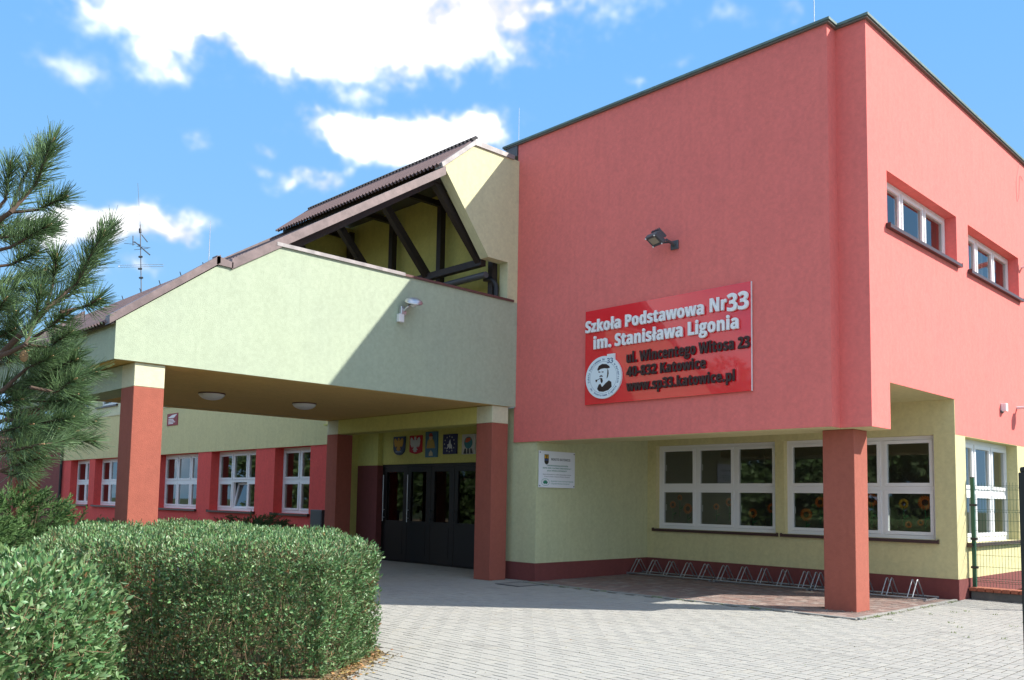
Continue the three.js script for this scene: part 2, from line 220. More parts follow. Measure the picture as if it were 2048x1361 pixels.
// recess with the doors
part(ent, 'door_surround_wall', [exV([[-6.95, 0], [-6.05, 0], [-6.05, 2.45], [-6.95, 2.45]], 0.95, 1.3)], M.plinth);
part(ent, 'door_head_wall', [exV([[-6.95, 2.45], [-6.05, 2.45], [-6.05, 3.5], [-6.95, 3.5]], 0.95, 1.3), exV([[-6.05, 2.47], [-1.0, 2.47], [-1.0, 3.5], [-6.05, 3.5]], 1.08, 1.3)], M.olive);
part(ent, 'recess_side_wall', [bx(-7.2, -6.95, 0.35, 1.3, 0, 3.5)], M.olive);
part(ent, 'recess_ceiling', [bx(-6.95, -1.0, -0.16, 1.3, 3.46, 3.5)], M.olive);
part(ent, 'upper_wall', [bx(UL, -0.202, -0.15, 0.1, ZC + 0.2, 8.55)], M.olive);
part(ent, 'far_end_wall', [exU([[-5.4, 5.69], [-0.16, 5.69], [-0.16, 8.5], [-1.3, 8.5], [-2.0, 7.7]], UL + 0.02, UL + 0.2)], M.olive);
part(ent, 'hall_interior', [bx(-7.2, -1.0, 6, 6.2, 0, 3.4), bx(-7.4, -7.2, 1.3, 6.2, 0, 3.4), bx(-1.0, -0.8, 1.3, 6.2, 0, 3.4), bx(-7.4, -0.8, 1.3, 6.2, 3.4, 3.5)], M.room);
// doors: five leaves with a glazed upper half
{
  const xs = [-6.05, -5.02, -4.09, -3.2, -2.25, -1.3], v = 1.12, L = lbox('v', v);
  const frame = part(ent, 'door_frame', [L(-6.05, -1.0, -0.09, 0, 2.40, 2.468), L(-1.3, -1.0, -0.09, 0, 0, 2.40), ...xs.slice(0, 5).map((x) => L(x, x + 0.05, -0.09, -0.005, 0, 2.40))], M.pvcDark); void frame;
  for (let i = 0; i < 5; i++) {
    const a0 = xs[i] + 0.055, a1 = xs[i + 1] - 0.005, s = 0.13, g0 = 1.03, g1 = 2.27;
    const d = part(ent, 'door', [L(a0, a1, -0.075, -0.01, 0.012, g0), L(a0, a1, -0.075, -0.01, g1, 2.395), L(a0, a0 + s, -0.075, -0.01, g0, g1), L(a1 - s, a1, -0.075, -0.01, g0, g1)], M.pvcDark);
    part(d, 'pane', [paneGeo('v', v, a0 + s - 0.01, a1 - s + 0.01, -0.04, g0 - 0.01, g1 + 0.01)], doorGlass);
    part(d, 'panel', [L(a0 + s, a1 - s, -0.012, -0.004, 0.18, g0 - 0.12)], M.pvcDark);
    part(d, 'handle', [rod(P(a0 + 0.06, v - 0.05, 1.0), P(a0 + 0.06, v - 0.05, i < 2 ? 2.2 : 1.35), 0.013), rod(P(a0 + 0.06, v - 0.05, 1.1), P(a0 + 0.06, v + 0.02, 1.1), 0.01), rod(P(a0 + 0.06, v - 0.05, 1.3), P(a0 + 0.06, v + 0.02, 1.3), 0.01)], i < 2 ? M.alu : M.black);
  }
}
// roofs: corrugated sheets rising into the building
function corrugated(u0, u1, v0, h0, v1, h1, wl = 0.118, amp = 0.021, th = 0.008, rows = 1, lap = 0.02) {
  const out = []; const dv = v1 - v0, dh = h1 - h0, len = Math.hypot(dv, dh), nv = -dh / len, nh = dv / len;
  for (let r = 0; r < rows; r++) {
    const s0 = r / rows - (r ? 0.03 : 0), s1 = (r + 1) / rows, lift0 = r ? lap : 0, n = Math.round((u1 - u0) / wl * 8), pos = [], idx = [];
    for (let i = 0; i <= n; i++) { const u = u0 + (u1 - u0) * i / n, w = amp * Math.sin(2 * Math.PI * (u - u0) / wl);
      for (const [s, t, lf] of [[s0, th, lift0], [s1, th, 0], [s1, 0, 0], [s0, 0, lift0]]) { const k = w + t + lf; pos.push(u, h0 + dh * s + nh * k, -(v0 + dv * s + nv * k)); } }
    for (let i = 0; i < n; i++) for (let q = 0; q < 4; q++) { const a = i * 4 + q, b = i * 4 + (q + 1) % 4, c = a + 4, d = b + 4; idx.push(a, b, c, b, d, c); }
    idx.push(0, 3, 1, 1, 3, 2); const e = n * 4; idx.push(e, e + 1, e + 3, e + 1, e + 2, e + 3);
    const g = new THREE.BufferGeometry(); g.setAttribute('position', new THREE.Float32BufferAttribute(pos, 3)); g.setIndex(idx); out.push(toCreasedNormals(g, 0.8));
  }
  return out;
}
// verge flashing along a slope in the gable plane
const verge = (u0, u1, v0, h0, v1, h1, hgt = 0.13) => exU([[v0, h0], [v1, h1], [v1, h1 + hgt], [v0, h0 + hgt]], u0, u1);
const lower = part(ent, 'lower_roof', corrugated(UL - 0.05, UC - 0.10, -8.12, 4.02, -6.44, 5.24), M.roof);
part(lower, 'eave_board', [exU([[-8.06, 3.99], [-7.96, 4.05], [-7.96, 4.10], [-8.08, 4.015]], UL - 0.02, UC - 0.02)], M.darkWood);
part(ent, 'verge_flashing', [verge(UC - 0.14, UC + 0.03, -8.1, 3.99, -6.5, 5.19), exU([[-6.56, 5.16], [-6.29, 5.15], [-6.29, 5.24], [-6.56, 5.30]], UC - 0.14, UC + 0.03)], M.flash);
part(ent, 'verge_flashing', [verge(UL - 0.03, UL + 0.14, -8.1, 3.99, -6.5, 5.19)], M.flash);
const middle = part(ent, 'middle_roof', corrugated(UL - 0.05, UC - 0.10, -6.35, 5.16, -4.25, 6.515, 0.118, 0.021, 0.008, 2, 0.05), M.roof);  // sheets stop short; upper part left open so skylight brightens the attic
part(middle, 'ridge_cap', [exU([[-4.32, 6.50], [-4.18, 6.53], [-4.18, 6.60], [-4.32, 6.56]], UL, UC - 0.1)], M.brownMetal);
part(ent, 'verge_flashing', [verge(UC - 0.13, UC + 0.03, -6.31, 5.13, -2.02, 7.86, 0.17)], M.flash);
part(ent, 'verge_flashing', [verge(UL - 0.03, UL + 0.13, -6.31, 5.13, -2.02, 7.86, 0.17)], M.flash);
const upper = part(ent, 'upper_roof', corrugated(UL - 0.10, UC - 0.02, -2.16, 8.035, -1.23, 8.80, 0.118, 0.034, 0.010), M.roof);
part(upper, 'ridge_cap', corrugated(UL - 0.10, UC - 0.02, -1.30, 8.80, -1.16, 8.895, 0.118, 0.03, 0.012), M.darkWood);
part(upper, 'eave_board', [bx(UL - 0.05, UC - 0.04, -2.0, -1.95, 7.94, 8.10)], M.darkWood);
part(upper, 'flat_roof', [bx(UL, UC - 0.04, -1.27, 0.1, 8.56, 8.70)], M.grey);
part(ent, 'coping', [bx(UC - 0.36, UC + 0.035, -5.55, -2.93, 5.68, 5.74)], M.paleMetal);  // sunlit stretch of the coping: sunlight put into the paler metal colour
part(ent, 'coping', [bx(UC - 0.36, UC + 0.03, -2.93, -0.12, 5.68, 5.725)], M.brownMetal);  // shaded stretch of the same coping: shade put into the brown colour
part(ent, 'end_panel', [exU([[-0.29, 5.68], [-0.001, 5.68], [-0.001, 8.72], [-1.27, 8.70], [-2.05, 8.03], [-0.84, 6.49], [-0.29, 6.49]], UC - 0.24, UC - 0.002)], stucco(0.72, 0.70, 0.44));
part(ent, 'end_panel_flashing', [exU([[-2.10, 7.99], [-1.27, 8.68], [-1.27, 8.785], [-2.13, 8.075]], UC - 0.2, UC + 0.03), exU([[-1.268, 8.68], [-0.17, 8.70], [-0.17, 8.79], [-1.268, 8.785]], UC - 0.2, UC + 0.03)], M.paleMetal);
// open timber frames under the middle roof
for (const u of [-0.33, -2.05, -3.85, -5.65]) {
  const f = part(ent, 'timber_frame', [beam(P(u, -2.02, 7.88), P(u, -0.70, 6.44), 0.13, 0.16)], M.darkWood);
  part(f, 'post', [bx(u - 0.07, u + 0.07, -0.44, -0.30, 5.7, 8.3)], M.darkWood);
  part(f, 'tie', [bx(u - 0.05, u + 0.05, -1.25, -0.3, 8.12, 8.24)], M.darkWood);
  part(f, 'rafter', [beam(P(u, -6.1, 5.18), P(u, -1.95, 7.87), 0.12, 0.14)], M.darkWood);
}
part(ent, 'purlin', [bx(UL + 0.3, UC - 0.27, -0.80, -0.66, 6.38, 6.52)], M.darkWood);
part(ent, 'purlin', [bx(UL + 0.3, UC - 0.27, -2.04, -1.90, 7.80, 7.93)], M.darkWood);
const gutter = part(ent, 'gutter', [rod(P(UC - 0.3, -0.62, 6.22), P(UL + 0.3, -0.62, 6.20), 0.07, 0.07, 12)], M.grey);
part(gutter, 'downpipe', [tubeOf([P(-0.45, -0.50, 6.18), P(-0.28, -0.42, 6.14), P(-0.20, -0.38, 6.0), P(-0.20, -0.38, 5.5)], 0.055, 30, 10)], M.black);
for (let k = 0; k < 7; k++) part(ent, 'snow_stop', [rod(P(-0.5 - k * 0.85, -6.5, 5.22), P(-0.5 - k * 0.85, -6.53, 5.30), 0.008)], M.black);

// ------------------------------------------------------------------ classroom wing to the left
const wing = thing('classroom_wing', 'long school wing with red lower wall, cream band and white windows', 'building', P(-17, 3, 0));
const wins = [[-9.74, -7.84, 2], [-13.76, -10.85, 3], [-17.9, -14.72, 3], [-24.1, -21.3, 3], [-27.0, -24.75, 2]];
part(wing, 'lower_wall', [exV([[-28.2, 0], [-6.96, 0], [-6.96, 2.98], [-28.2, 2.98]], 0.02, 0.36, wins.map(([a, b]) => rect(a, b, 1.13, 2.97)))], M.red);
part(wing, 'band_wall', [bx(-28.2, -6.96, -0.005, 0.35, 2.98, 4.62)], M.cream);
part(wing, 'ledge', [bx(-28.2, -6.96, -0.03, 0.36, 4.62, 4.68)], M.capCream);
const upWins = [[-9.4, -7.6], [-12.9, -11.1], [-16.4, -14.6], [-19.9, -18.1], [-24.6, -22.4], [-27.6, -25.6]];
part(wing, 'upper_wall', [exV([[-28.2, 4.68], [-6.3, 4.68], [-6.3, 7.6], [-28.2, 7.6]], 0.15, 0.5, upWins.map(([a, b]) => rect(a, b, 5.1, 6.5)))], M.capCream);
part(wing, 'flat_roof', [bx(-28.3, -6.2, 0.05, 9, 7.6, 7.75)], M.grey);
part(wing, 'interior_walls', [bx(-28.2, -7.4, 5, 5.2, 0, 7.6), bx(-28.2, -28, 0.5, 5, 0, 7.6), bx(-7.4, -7.2, 0.36, 5, 0, 7.6), bx(-28, -7.4, 0.36, 5, 3.1, 3.4), bx(-18.1, -18, 0.36, 5, 0, 3.1), bx(-10.4, -10.3, 0.36, 5, 0, 3.1)], M.room);
part(wing, 'floor_slab', [bx(-28, -7.4, 0.36, 5, 0.02, 0.1)], M.roomFloor);
for (const [a, b, n] of wins) {
  const tilt = n === 3 && a < -13 && a > -14;
  makeWindow(wing, 'v', 0.02, a, b, 1.13, 2.97, Array(n).fill(1 / n), [0.5, 0.5], { rev: 0.28, fw: 0.075, sw: 0.06, skip: tilt ? (i, j, x0, x1, y0, y1, win, L) => {
    if (!(i === 1 && j === 0)) return false; if (x0 === undefined) return true; // the open sash, tilted inwards at the top
    const s = 0.06, g = [L(x0, x1, -0.36, -0.30, y0, y0 + s), L(x0, x1, -0.36, -0.30, y1 - s, y1), L(x0, x0 + s, -0.36, -0.30, y0 + s, y1 - s), L(x1 - s, x1, -0.36, -0.30, y0 + s, y1 - s)], pv = P(0, 0.32, y0);
    const turn = (q) => q.translate(-pv.x, -pv.y, -pv.z).rotateX(-0.17).translate(pv.x, pv.y, pv.z);
    part(win, 'tilted_sash', g.map(turn), M.pvc); part(win, 'pane', turn(paneGeo('v', 0.02, x0 + s, x1 - s, -0.33, y0 + s, y1 - s)), glass); return true;
  } : undefined });
}
for (const [a, b] of upWins) makeWindow(wing, 'v', 0.15, a, b, 5.1, 6.5, [0.5, 0.5], [1], { rev: 0.2, fw: 0.075, sw: 0.06 });
part(wing, 'set_back_wall', [bx(-70, -28.2, 1.2, 1.5, 0, 5)], M.plinth);
part(wing, 'downpipe', [rod(P(-28.0, -0.06, 0), P(-28.0, -0.06, 4.6), 0.06, 0.06, 10)], M.black);

// ------------------------------------------------------------------ ground
const inside = (pts, x, y) => { let c = false; for (let i = 0, j = pts.length - 1; i < pts.length; j = i++) { const [xi, yi] = pts[i], [xj, yj] = pts[j]; if ((yi > y) !== (yj > y) && x < (xj - xi) * (y - yi) / (yj - yi) + xi) c = !c; } return c; };
const soilTex = dataTex(512, (x, y) => { const a = 0.35 * T1(x, y, 8) + 0.3 * T2(x, y, 31) + 0.35 * gr(); const k = 255 * (0.55 + 0.45 * a); return [k, k * 0.94, k * 0.84]; }, true, 1.1);
const grassTex = dataTex(512, (x, y) => { const a = 0.4 * T1(x, y, 9) + 0.3 * T2(x, y, 41) + 0.3 * gr(); const k = 255 * (0.5 + 0.5 * a); return [k * 0.9, k, k * 0.7]; }, true, 2.3);
structure('ground', [new THREE.PlaneGeometry(700, 700).rotateX(-Math.PI / 2).translate(0, -0.12, 0)], mat(0.10, 0.12, 0.05, 1, { map: grassTex }));
const bed = [[6.25, -8.25], [5.35, -7.05], [3.5, -6.2], [1.2, -5.7], [-1.6, -5.8], [-2.6, -6.6], [-6.6, -6.7], [-6.6, -0.02], [-40, -0.02], [-40, -30], [9.9, -30], [9.4, -12], [8.25, -10.5], [6.95, -9.3]];
structure('planting_bed', [exH(bed, -0.10, 0.012)], mat(0.40, 0.325, 0.22, 1, { map: soilTex, bumpMap: grain, bumpScale: 0.01 }));
const pavement = structure('pavement', [bx(-7, 18, -24, 4.6, -0.11, -0.0035)], mat(0.085, 0.078, 0.066, 1, { map: soilTex }));
structure('forecourt', [bx(9, 60, -70, -24, -0.11, -0.014), bx(18, 60, -24, 12, -0.11, -0.013), bx(-40, 9, -70, -30, -0.11, -0.016)], mat(0.34, 0.33, 0.30, 0.95, { map: concreteTex }));
const RED = [0.63, 7.22, -0.24, VB];
const redPaving = structure('cycle_parking_paving', [bx(RED[0], RED[1], RED[2], RED[3], -0.010, 0.002)], mat(0.14, 0.10, 0.08, 1, { map: soilTex }));
{ // concrete pavers laid as basket weave, two to a 20 cm square
  const g0 = new RoundedBoxGeometry(0.1, 0.06, 0.2, 1, 0.0035); const gap = 0.0118;
  const paverGeo = uvMetres(new RoundedBoxGeometry(0.1 - gap, 0.06, 0.2 - gap, 1, 0.0025).translate(0, -0.03, 0)); void g0;
  const pTex = dataTex(256, (x, y) => { const k = 255 * (0.80 + 0.2 * (0.5 * gr() + 0.5 * T1(x, y, 30))); return [k, k, k * 0.985]; }, true, 0.25);
  function lay(holder, test, tones, keep, top, seed, bump) {
    const R = rng(seed), list = [];
    for (let i = -100; i < 90; i++) for (let j = -75; j < 24; j++) for (let k = 0; k < 2; k++) {
      const o = (i + j) & 1, u = i * 0.2 + (o ? 0.1 : 0.05 + k * 0.1), v = j * 0.2 + (o ? 0.05 + k * 0.1 : 0.1); if (!test(u, v)) continue;
      const t = Math.floor(R() * R() * tones.length * 0.999 + R() * 0.4) % tones.length; const p = P(u, v, top + (R() - 0.5) * bump), q = p.clone().project(camera);
      const vis = Math.abs(q.x) < 0.98 && q.y > -1 && q.y < 1 && q.z < 1 && !(q.x < -0.26);
      list.push({ p, rot: new THREE.Euler((R() - 0.5) * bump * 2.4, (o ? Math.PI / 2 : 0) + (R() - 0.5) * 0.012 + (R() < 0.5 ? Math.PI : 0), (R() - 0.5) * bump * 4), t, d: vis ? p.distanceTo(camPos) : 1e3 + p.distanceTo(camPos), tint: 0.96 + 0.06 * R() + 0.05 * perlin.noise(u * 0.9, v * 0.9, 3) - (perlin.noise(u * 2.3, v * 2.3, 8) > 0.46 ? 0.10 : 0) });
    }
    list.sort((a, b) => a.d - b.d);
    const mats = tones.map((c) => mat(...c, 0.9, { map: pTex, bumpMap: grain, bumpScale: 0.0012 }));
    for (const e of list.slice(0, keep)) { const m = new THREE.Mesh(paverGeo, mats[e.t]); m.name = 'paver'; m.position.copy(e.p); m.rotation.copy(e.rot); m.castShadow = m.receiveShadow = true; holder.add(m); }
    const rest = list.slice(keep), base = mat(1, 1, 1, 0.9, { map: pTex, bumpMap: grain, bumpScale: 0.0012 }), im = new THREE.InstancedMesh(paverGeo, base, rest.length), mm = new THREE.Matrix4(), one = new THREE.Vector3(1, 1, 1), col = new THREE.Color();
    rest.forEach((e, i) => { mm.compose(e.p, new THREE.Quaternion().setFromEuler(e.rot), one); im.setMatrixAt(i, mm); const c = tones[e.t]; im.setColorAt(i, col.setRGB(c[0] * e.tint, c[1] * e.tint, c[2] * e.tint)); });
    im.name = 'pavers'; im.userData = { kind: 'stuff' }; im.castShadow = im.receiveShadow = true; holder.add(im);
  }
  const grey = [[0.415, 0.405, 0.38], [0.43, 0.42, 0.39], [0.405, 0.396, 0.37], [0.39, 0.38, 0.355], [0.42, 0.404, 0.366]];
  lay(pavement, (u, v) => { if (inside(bed, u, v) || (u > RED[0] - 0.05 && u < RED[1] + 0.08 && v > RED[2] - 0.08) || u < -6.85 || u > 16 || v < -14.5) return false; if (u > 0.52 && u < 1.24 && v > -0.98 && v < -0.26) return false; if (v > 0) return (u < -1.0 && v < 1.05) || (u > U2 && v < 4.15); return true; }, grey, 300, 0.0005, 11, 0.002);
  const red = [[0.27, 0.175, 0.15], [0.31, 0.215, 0.185], [0.25, 0.185, 0.165], [0.37, 0.29, 0.26], [0.30, 0.245, 0.22], [0.26, 0.145, 0.12]];
  lay(redPaving, (u, v) => u > RED[0] + 0.02 && u < RED[1] - 0.02 && v > RED[2] + 0.02 && v < RED[3] - 0.05, red, 120, 0.0075, 12, 0.005);
  const kerbs = []; const kR = rng(4);
  for (let k = 0; k < 7; k++) part(redPaving, 'kerb_stone', [rbx(RED[0] + k * 0.948, RED[0] + k * 0.948 + 0.94, RED[2] - 0.07, RED[2] - 0.002, -0.09, 0.018 + kR() * 0.01, 0.008)], M.concrete);
  for (let k = 0; k < 4; k++) part(redPaving, 'kerb_stone', [rbx(RED[1] + 0.002, RED[1] + 0.07, RED[2] + k * 0.97, RED[2] + k * 0.97 + 0.962, -0.09, 0.016 + kR() * 0.01, 0.008)], M.concrete); void kerbs;
}
{ const c = thing('inspection_cover', 'square concrete inspection cover set in paving beside the entrance pillar', 'cover', P(0.88, -0.62, 0)); part(c, 'cover_slab', [rbx(0.60, 1.16, -0.90, -0.34, -0.05, 0.008, 0.006)], M.concrete); part(c, 'cover_frame', [bx(0.54, 0.58, -0.96, -0.28, -0.08, 0.010), bx(1.18, 1.22, -0.96, -0.28, -0.08, 0.010), bx(0.58, 1.18, -0.96, -0.92, -0.08, 0.009), bx(0.58, 1.18, -0.32, -0.28, -0.08, 0.009), bx(0.58, 1.18, -0.92, -0.32, -0.09, -0.04)], M.grey); }

// ------------------------------------------------------------------ signs
const font = await new FontLoader().loadAsync('fonts/droid/droid_sans_bold.typeface.json');
function letters(txt, u0, u1, base, size, depth, v) { const g = new TextGeometry(txt, { font, size, depth, curveSegments: 4, bevelEnabled: true, bevelSize: 0.006, bevelThickness: 0.004, bevelSegments: 1 }); g.computeBoundingBox(); const b = g.boundingBox, s = (u1 - u0) / (b.max.x - b.min.x); return g.translate(-b.min.x, 0, 0).scale(s, 1, 1).translate(u0, base, -v); }
{
  const s = thing('school_sign', 'large glossy red school name sign with raised white letters on the pink wall', 'sign', P(3.725, -0.03, 3.42));
  const lacquer = new THREE.MeshPhysicalMaterial({ roughness: 0.25, clearcoat: 1, clearcoatRoughness: 0.03 }); lacquer.color.setRGB(0.80, 0.006, 0.016);
  part(s, 'panel', [bx(1.961, 5.49, -0.045, -0.02, 3.418, 5.212)], lacquer);
  part(s, 'mounting_rail', [bx(2.1, 5.35, -0.02, 0.0, 3.7, 3.74), bx(2.1, 5.35, -0.02, 0.0, 4.9, 4.94)], M.alu);
  part(s, 'edge_trim', [bx(5.49, 5.497, -0.047, -0.018, 3.418, 5.212)], M.white);
  const wl = mat(0.80, 0.80, 0.80, 0.45), bl = mat(0.035, 0.008, 0.007, 0.5), v0 = -0.06;
  part(s, 'lettering', letters('Szkoła Podstawowa', 1.995, 4.62, 4.79, 0.215, 0.035, v0), wl);
  part(s, 'lettering', letters('Nr', 4.74, 5.06, 4.80, 0.225, 0.035, v0), wl); part(s, 'lettering', letters('33', 5.07, 5.465, 4.765, 0.285, 0.035, v0), wl);
  part(s, 'lettering', letters('im. Stanisława Ligonia', 2.2, 5.28, 4.46, 0.225, 0.035, v0), wl);
  part(s, 'lettering', letters('ul. Wincentego Witosa 23', 2.97, 5.48, 4.125, 0.185, 0.016, v0), bl);
  part(s, 'lettering', letters('40-832 Katowice', 2.97, 4.65, 3.87, 0.175, 0.016, v0), bl);
  part(s, 'lettering', letters('www.sp33.katowice.pl', 2.97, 5.20, 3.605, 0.175, 0.016, v0), bl);
  // round badge
  const c = document.createElement('canvas'); c.width = c.height = 512; const x = c.getContext('2d'); x.fillStyle = '#dfe9ee'; x.fillRect(0, 0, 512, 512); x.strokeStyle = '#5b6f86'; x.lineWidth = 3; x.beginPath(); x.arc(256, 256, 192, 0, 7); x.stroke();
  x.fillStyle = '#2c4a74'; x.textAlign = 'center'; x.font = 'bold 34px sans-serif';
  const arc = (t, r, a0, da, flip) => { [...t].forEach((ch, i) => { const a = a0 + i * da; x.save(); x.translate(256 + Math.cos(a) * r, 256 + Math.sin(a) * r); x.rotate(a + (flip ? -Math.PI / 2 : Math.PI / 2)); x.fillText(ch, 0, 0); x.restore(); }); };
  arc('Szkoła Podstawowa Nr', 205, -3.35, 0.098); arc('w Katowicach', 205, -0.72, 0.098); arc('im. Stanisława Ligonia', 228, 2.55, -0.092, true);
  x.font = 'bold 84px sans-serif'; x.fillText('33', 352, 92);
  x.fillStyle = '#2a1518'; // beret, profile, pipe and coat of the printed figure
  const blob = (pts) => { x.beginPath(); pts.forEach(([a, b], i) => i ? x.lineTo(a, b) : x.moveTo(a, b)); x.closePath(); x.fill(); };
  blob([[170, 150], [190, 112], [240, 92], [300, 100], [342, 128], [350, 150], [320, 156], [270, 148], [220, 152], [178, 172]]);
  blob([[184, 178], [216, 184], [212, 196], [184, 190]]); blob([[232, 184], [262, 186], [258, 198], [232, 194]]); blob([[316, 158], [330, 178], [334, 220], [322, 260], [304, 276], [312, 230]]);
  blob([[200, 238], [226, 226], [250, 240], [246, 250], [224, 244], [204, 252]]); blob([[212, 264], [240, 262], [252, 300], [236, 330], [220, 308]]);
  x.lineWidth = 8; x.strokeStyle = '#2a1518'; x.beginPath(); x.moveTo(222, 262); x.quadraticCurveTo(190, 272, 164, 286); x.stroke(); blob([[142, 276], [170, 276], [166, 304], [148, 306]]);
  blob([[168, 390], [190, 340], [216, 330], [240, 372], [290, 330], [336, 300], [372, 322], [378, 380], [330, 416], [258, 432], [196, 422]]); x.fillStyle = '#dfe9ee'; blob([[228, 336], [262, 318], [290, 326], [244, 366]]);
  const tex = new THREE.CanvasTexture(c); tex.colorSpace = THREE.SRGBColorSpace; const bm = new THREE.MeshStandardMaterial({ map: tex, roughness: 0.35 });
  const disc = new THREE.CylinderGeometry(0.43, 0.43, 0.03, 48).rotateX(Math.PI / 2), face = new THREE.CircleGeometry(0.427, 48);
  const d = part(s, 'badge', [disc.scale(1, 0.93, 1).translate(2.435, 3.905, 0.0625)], M.white);
  const f = new THREE.Mesh(face, bm); f.name = 'badge_print'; f.scale.set(1, 0.93, 1); f.position.set(2.435, 3.905, 0.0795).sub(worldPos(s)); d.add(f); shadows(f);
  part(d, 'badge_tab', [bx(2.52, 2.70, -0.077, -0.048, 4.22, 4.33)], M.white);
}
{
  const s = thing('information_plaque', 'white information plaque with green print screwed to the cream side wall', 'plaque', P(0.65, 0.62, 1.865));
  const c = document.createElement('canvas'); c.width = 768; c.height = 512; const x = c.getContext('2d'); x.fillStyle = '#e6e9ee'; x.fillRect(0, 0, 768, 512);
  x.fillStyle = '#2b2620'; x.fillRect(110, 46, 92, 96); x.beginPath(); x.arc(156, 142, 46, 0, 7); x.fill(); x.fillStyle = '#d9a520'; x.fillRect(118, 54, 76, 48); x.fillStyle = '#2b2620'; x.fillRect(134, 62, 44, 12); x.fillRect(150, 62, 14, 50); x.fillStyle = '#3c4a78'; x.fillRect(118, 112, 76, 22);
  x.fillStyle = '#1d2230'; x.font = 'bold 46px sans-serif'; x.fillText('MIASTO KATOWICE', 250, 128);
  x.fillStyle = '#1f6f5c'; x.textAlign = 'center'; x.font = 'bold 27px sans-serif'; x.fillText('"TERMOMODERNIZACJA BUDYNKÓW', 384, 212); x.fillText('ZESPÓŁ SZKÓŁ I PLACÓWEK OŚWIATOWYCH nr 7', 384, 248); x.fillText('przy ul. WITOSA w KATOWICACH"', 384, 284);
  x.fillStyle = '#3a3f4c'; x.font = '22px sans-serif'; x.fillText('Zadanie dofinansowane ze środków Wojewódzkiego Funduszu', 384, 336); x.fillText('Ochrony Środowiska i Gospodarki Wodnej w Katowicach', 384, 366);
  x.strokeStyle = '#5b9a88'; x.lineWidth = 5; x.beginPath(); x.ellipse(136, 440, 84, 48, 0, 0, 7); x.stroke(); x.fillStyle = '#1e7f62'; for (const a of [-1, -0.5, 0, 0.5, 1]) { x.save(); x.translate(136, 470); x.rotate(a * 0.95); x.beginPath(); x.ellipse(0, -36, 12, 26, 0, 0, 7); x.fill(); x.restore(); }
  x.textAlign = 'left'; x.fillStyle = '#2c7562'; x.font = '26px sans-serif'; x.fillText('Wojewódzki Fundusz Ochrony Środowiska', 250, 432); x.fillText('i Gospodarki Wodnej w Katowicach', 250, 466);
  const tex = new THREE.CanvasTexture(c); tex.colorSpace = THREE.SRGBColorSpace;
  part(s, 'board', [bx(0.645, 0.655, 0.08, 1.165, 1.865, 2.605)], M.white);
  const f = new THREE.Mesh(new THREE.PlaneGeometry(1.075, 0.73).rotateY(Math.PI / 2), new THREE.MeshStandardMaterial({ map: tex, roughness: 0.3 })); f.name = 'print'; f.position.copy(P(0.6565, 0.6225, 2.235)).sub(worldPos(s)); s.add(f); shadows(f);
  for (const [v, h] of [[0.11, 1.9], [1.135, 1.9], [0.11, 2.57], [1.135, 2.57]]) part(s, 'screw', [rod(P(0.622, v, h), P(0.664, v, h), 0.013)], M.grey);
}
{
  const s = thing('fire_route_sign', 'small red and white notice high on the cream wing wall', 'sign', P(-16.78, -0.02, 3.96)); part(s, 'board', [bx(-17.22, -16.34, -0.02, -0.006, 3.96, 4.38)], mat(0.36, 0.02, 0.02, 0.5));
  const c = document.createElement('canvas'); c.width = 256; c.height = 128; const x = c.getContext('2d'); x.fillStyle = '#8e1a1e'; x.fillRect(0, 0, 256, 128); x.fillStyle = '#e9e2e0'; x.beginPath(); x.moveTo(20, 40); x.lineTo(120, 14); x.lineTo(240, 8); x.lineTo(170, 46); x.lineTo(70, 48); x.fill(); for (let k = 0; k < 4; k++) x.fillRect(34, 58 + k * 15, 120 + 22 * ((k * 7) % 3), 9);
  const tex = new THREE.CanvasTexture(c); tex.colorSpace = THREE.SRGBColorSpace; const f = new THREE.Mesh(new THREE.PlaneGeometry(0.86, 0.40), new THREE.MeshStandardMaterial({ map: tex, roughness: 0.5 })); f.name = 'print'; f.position.copy(P(-16.78, -0.0225, 4.17)).sub(worldPos(s)); s.add(f); shadows(f);
}
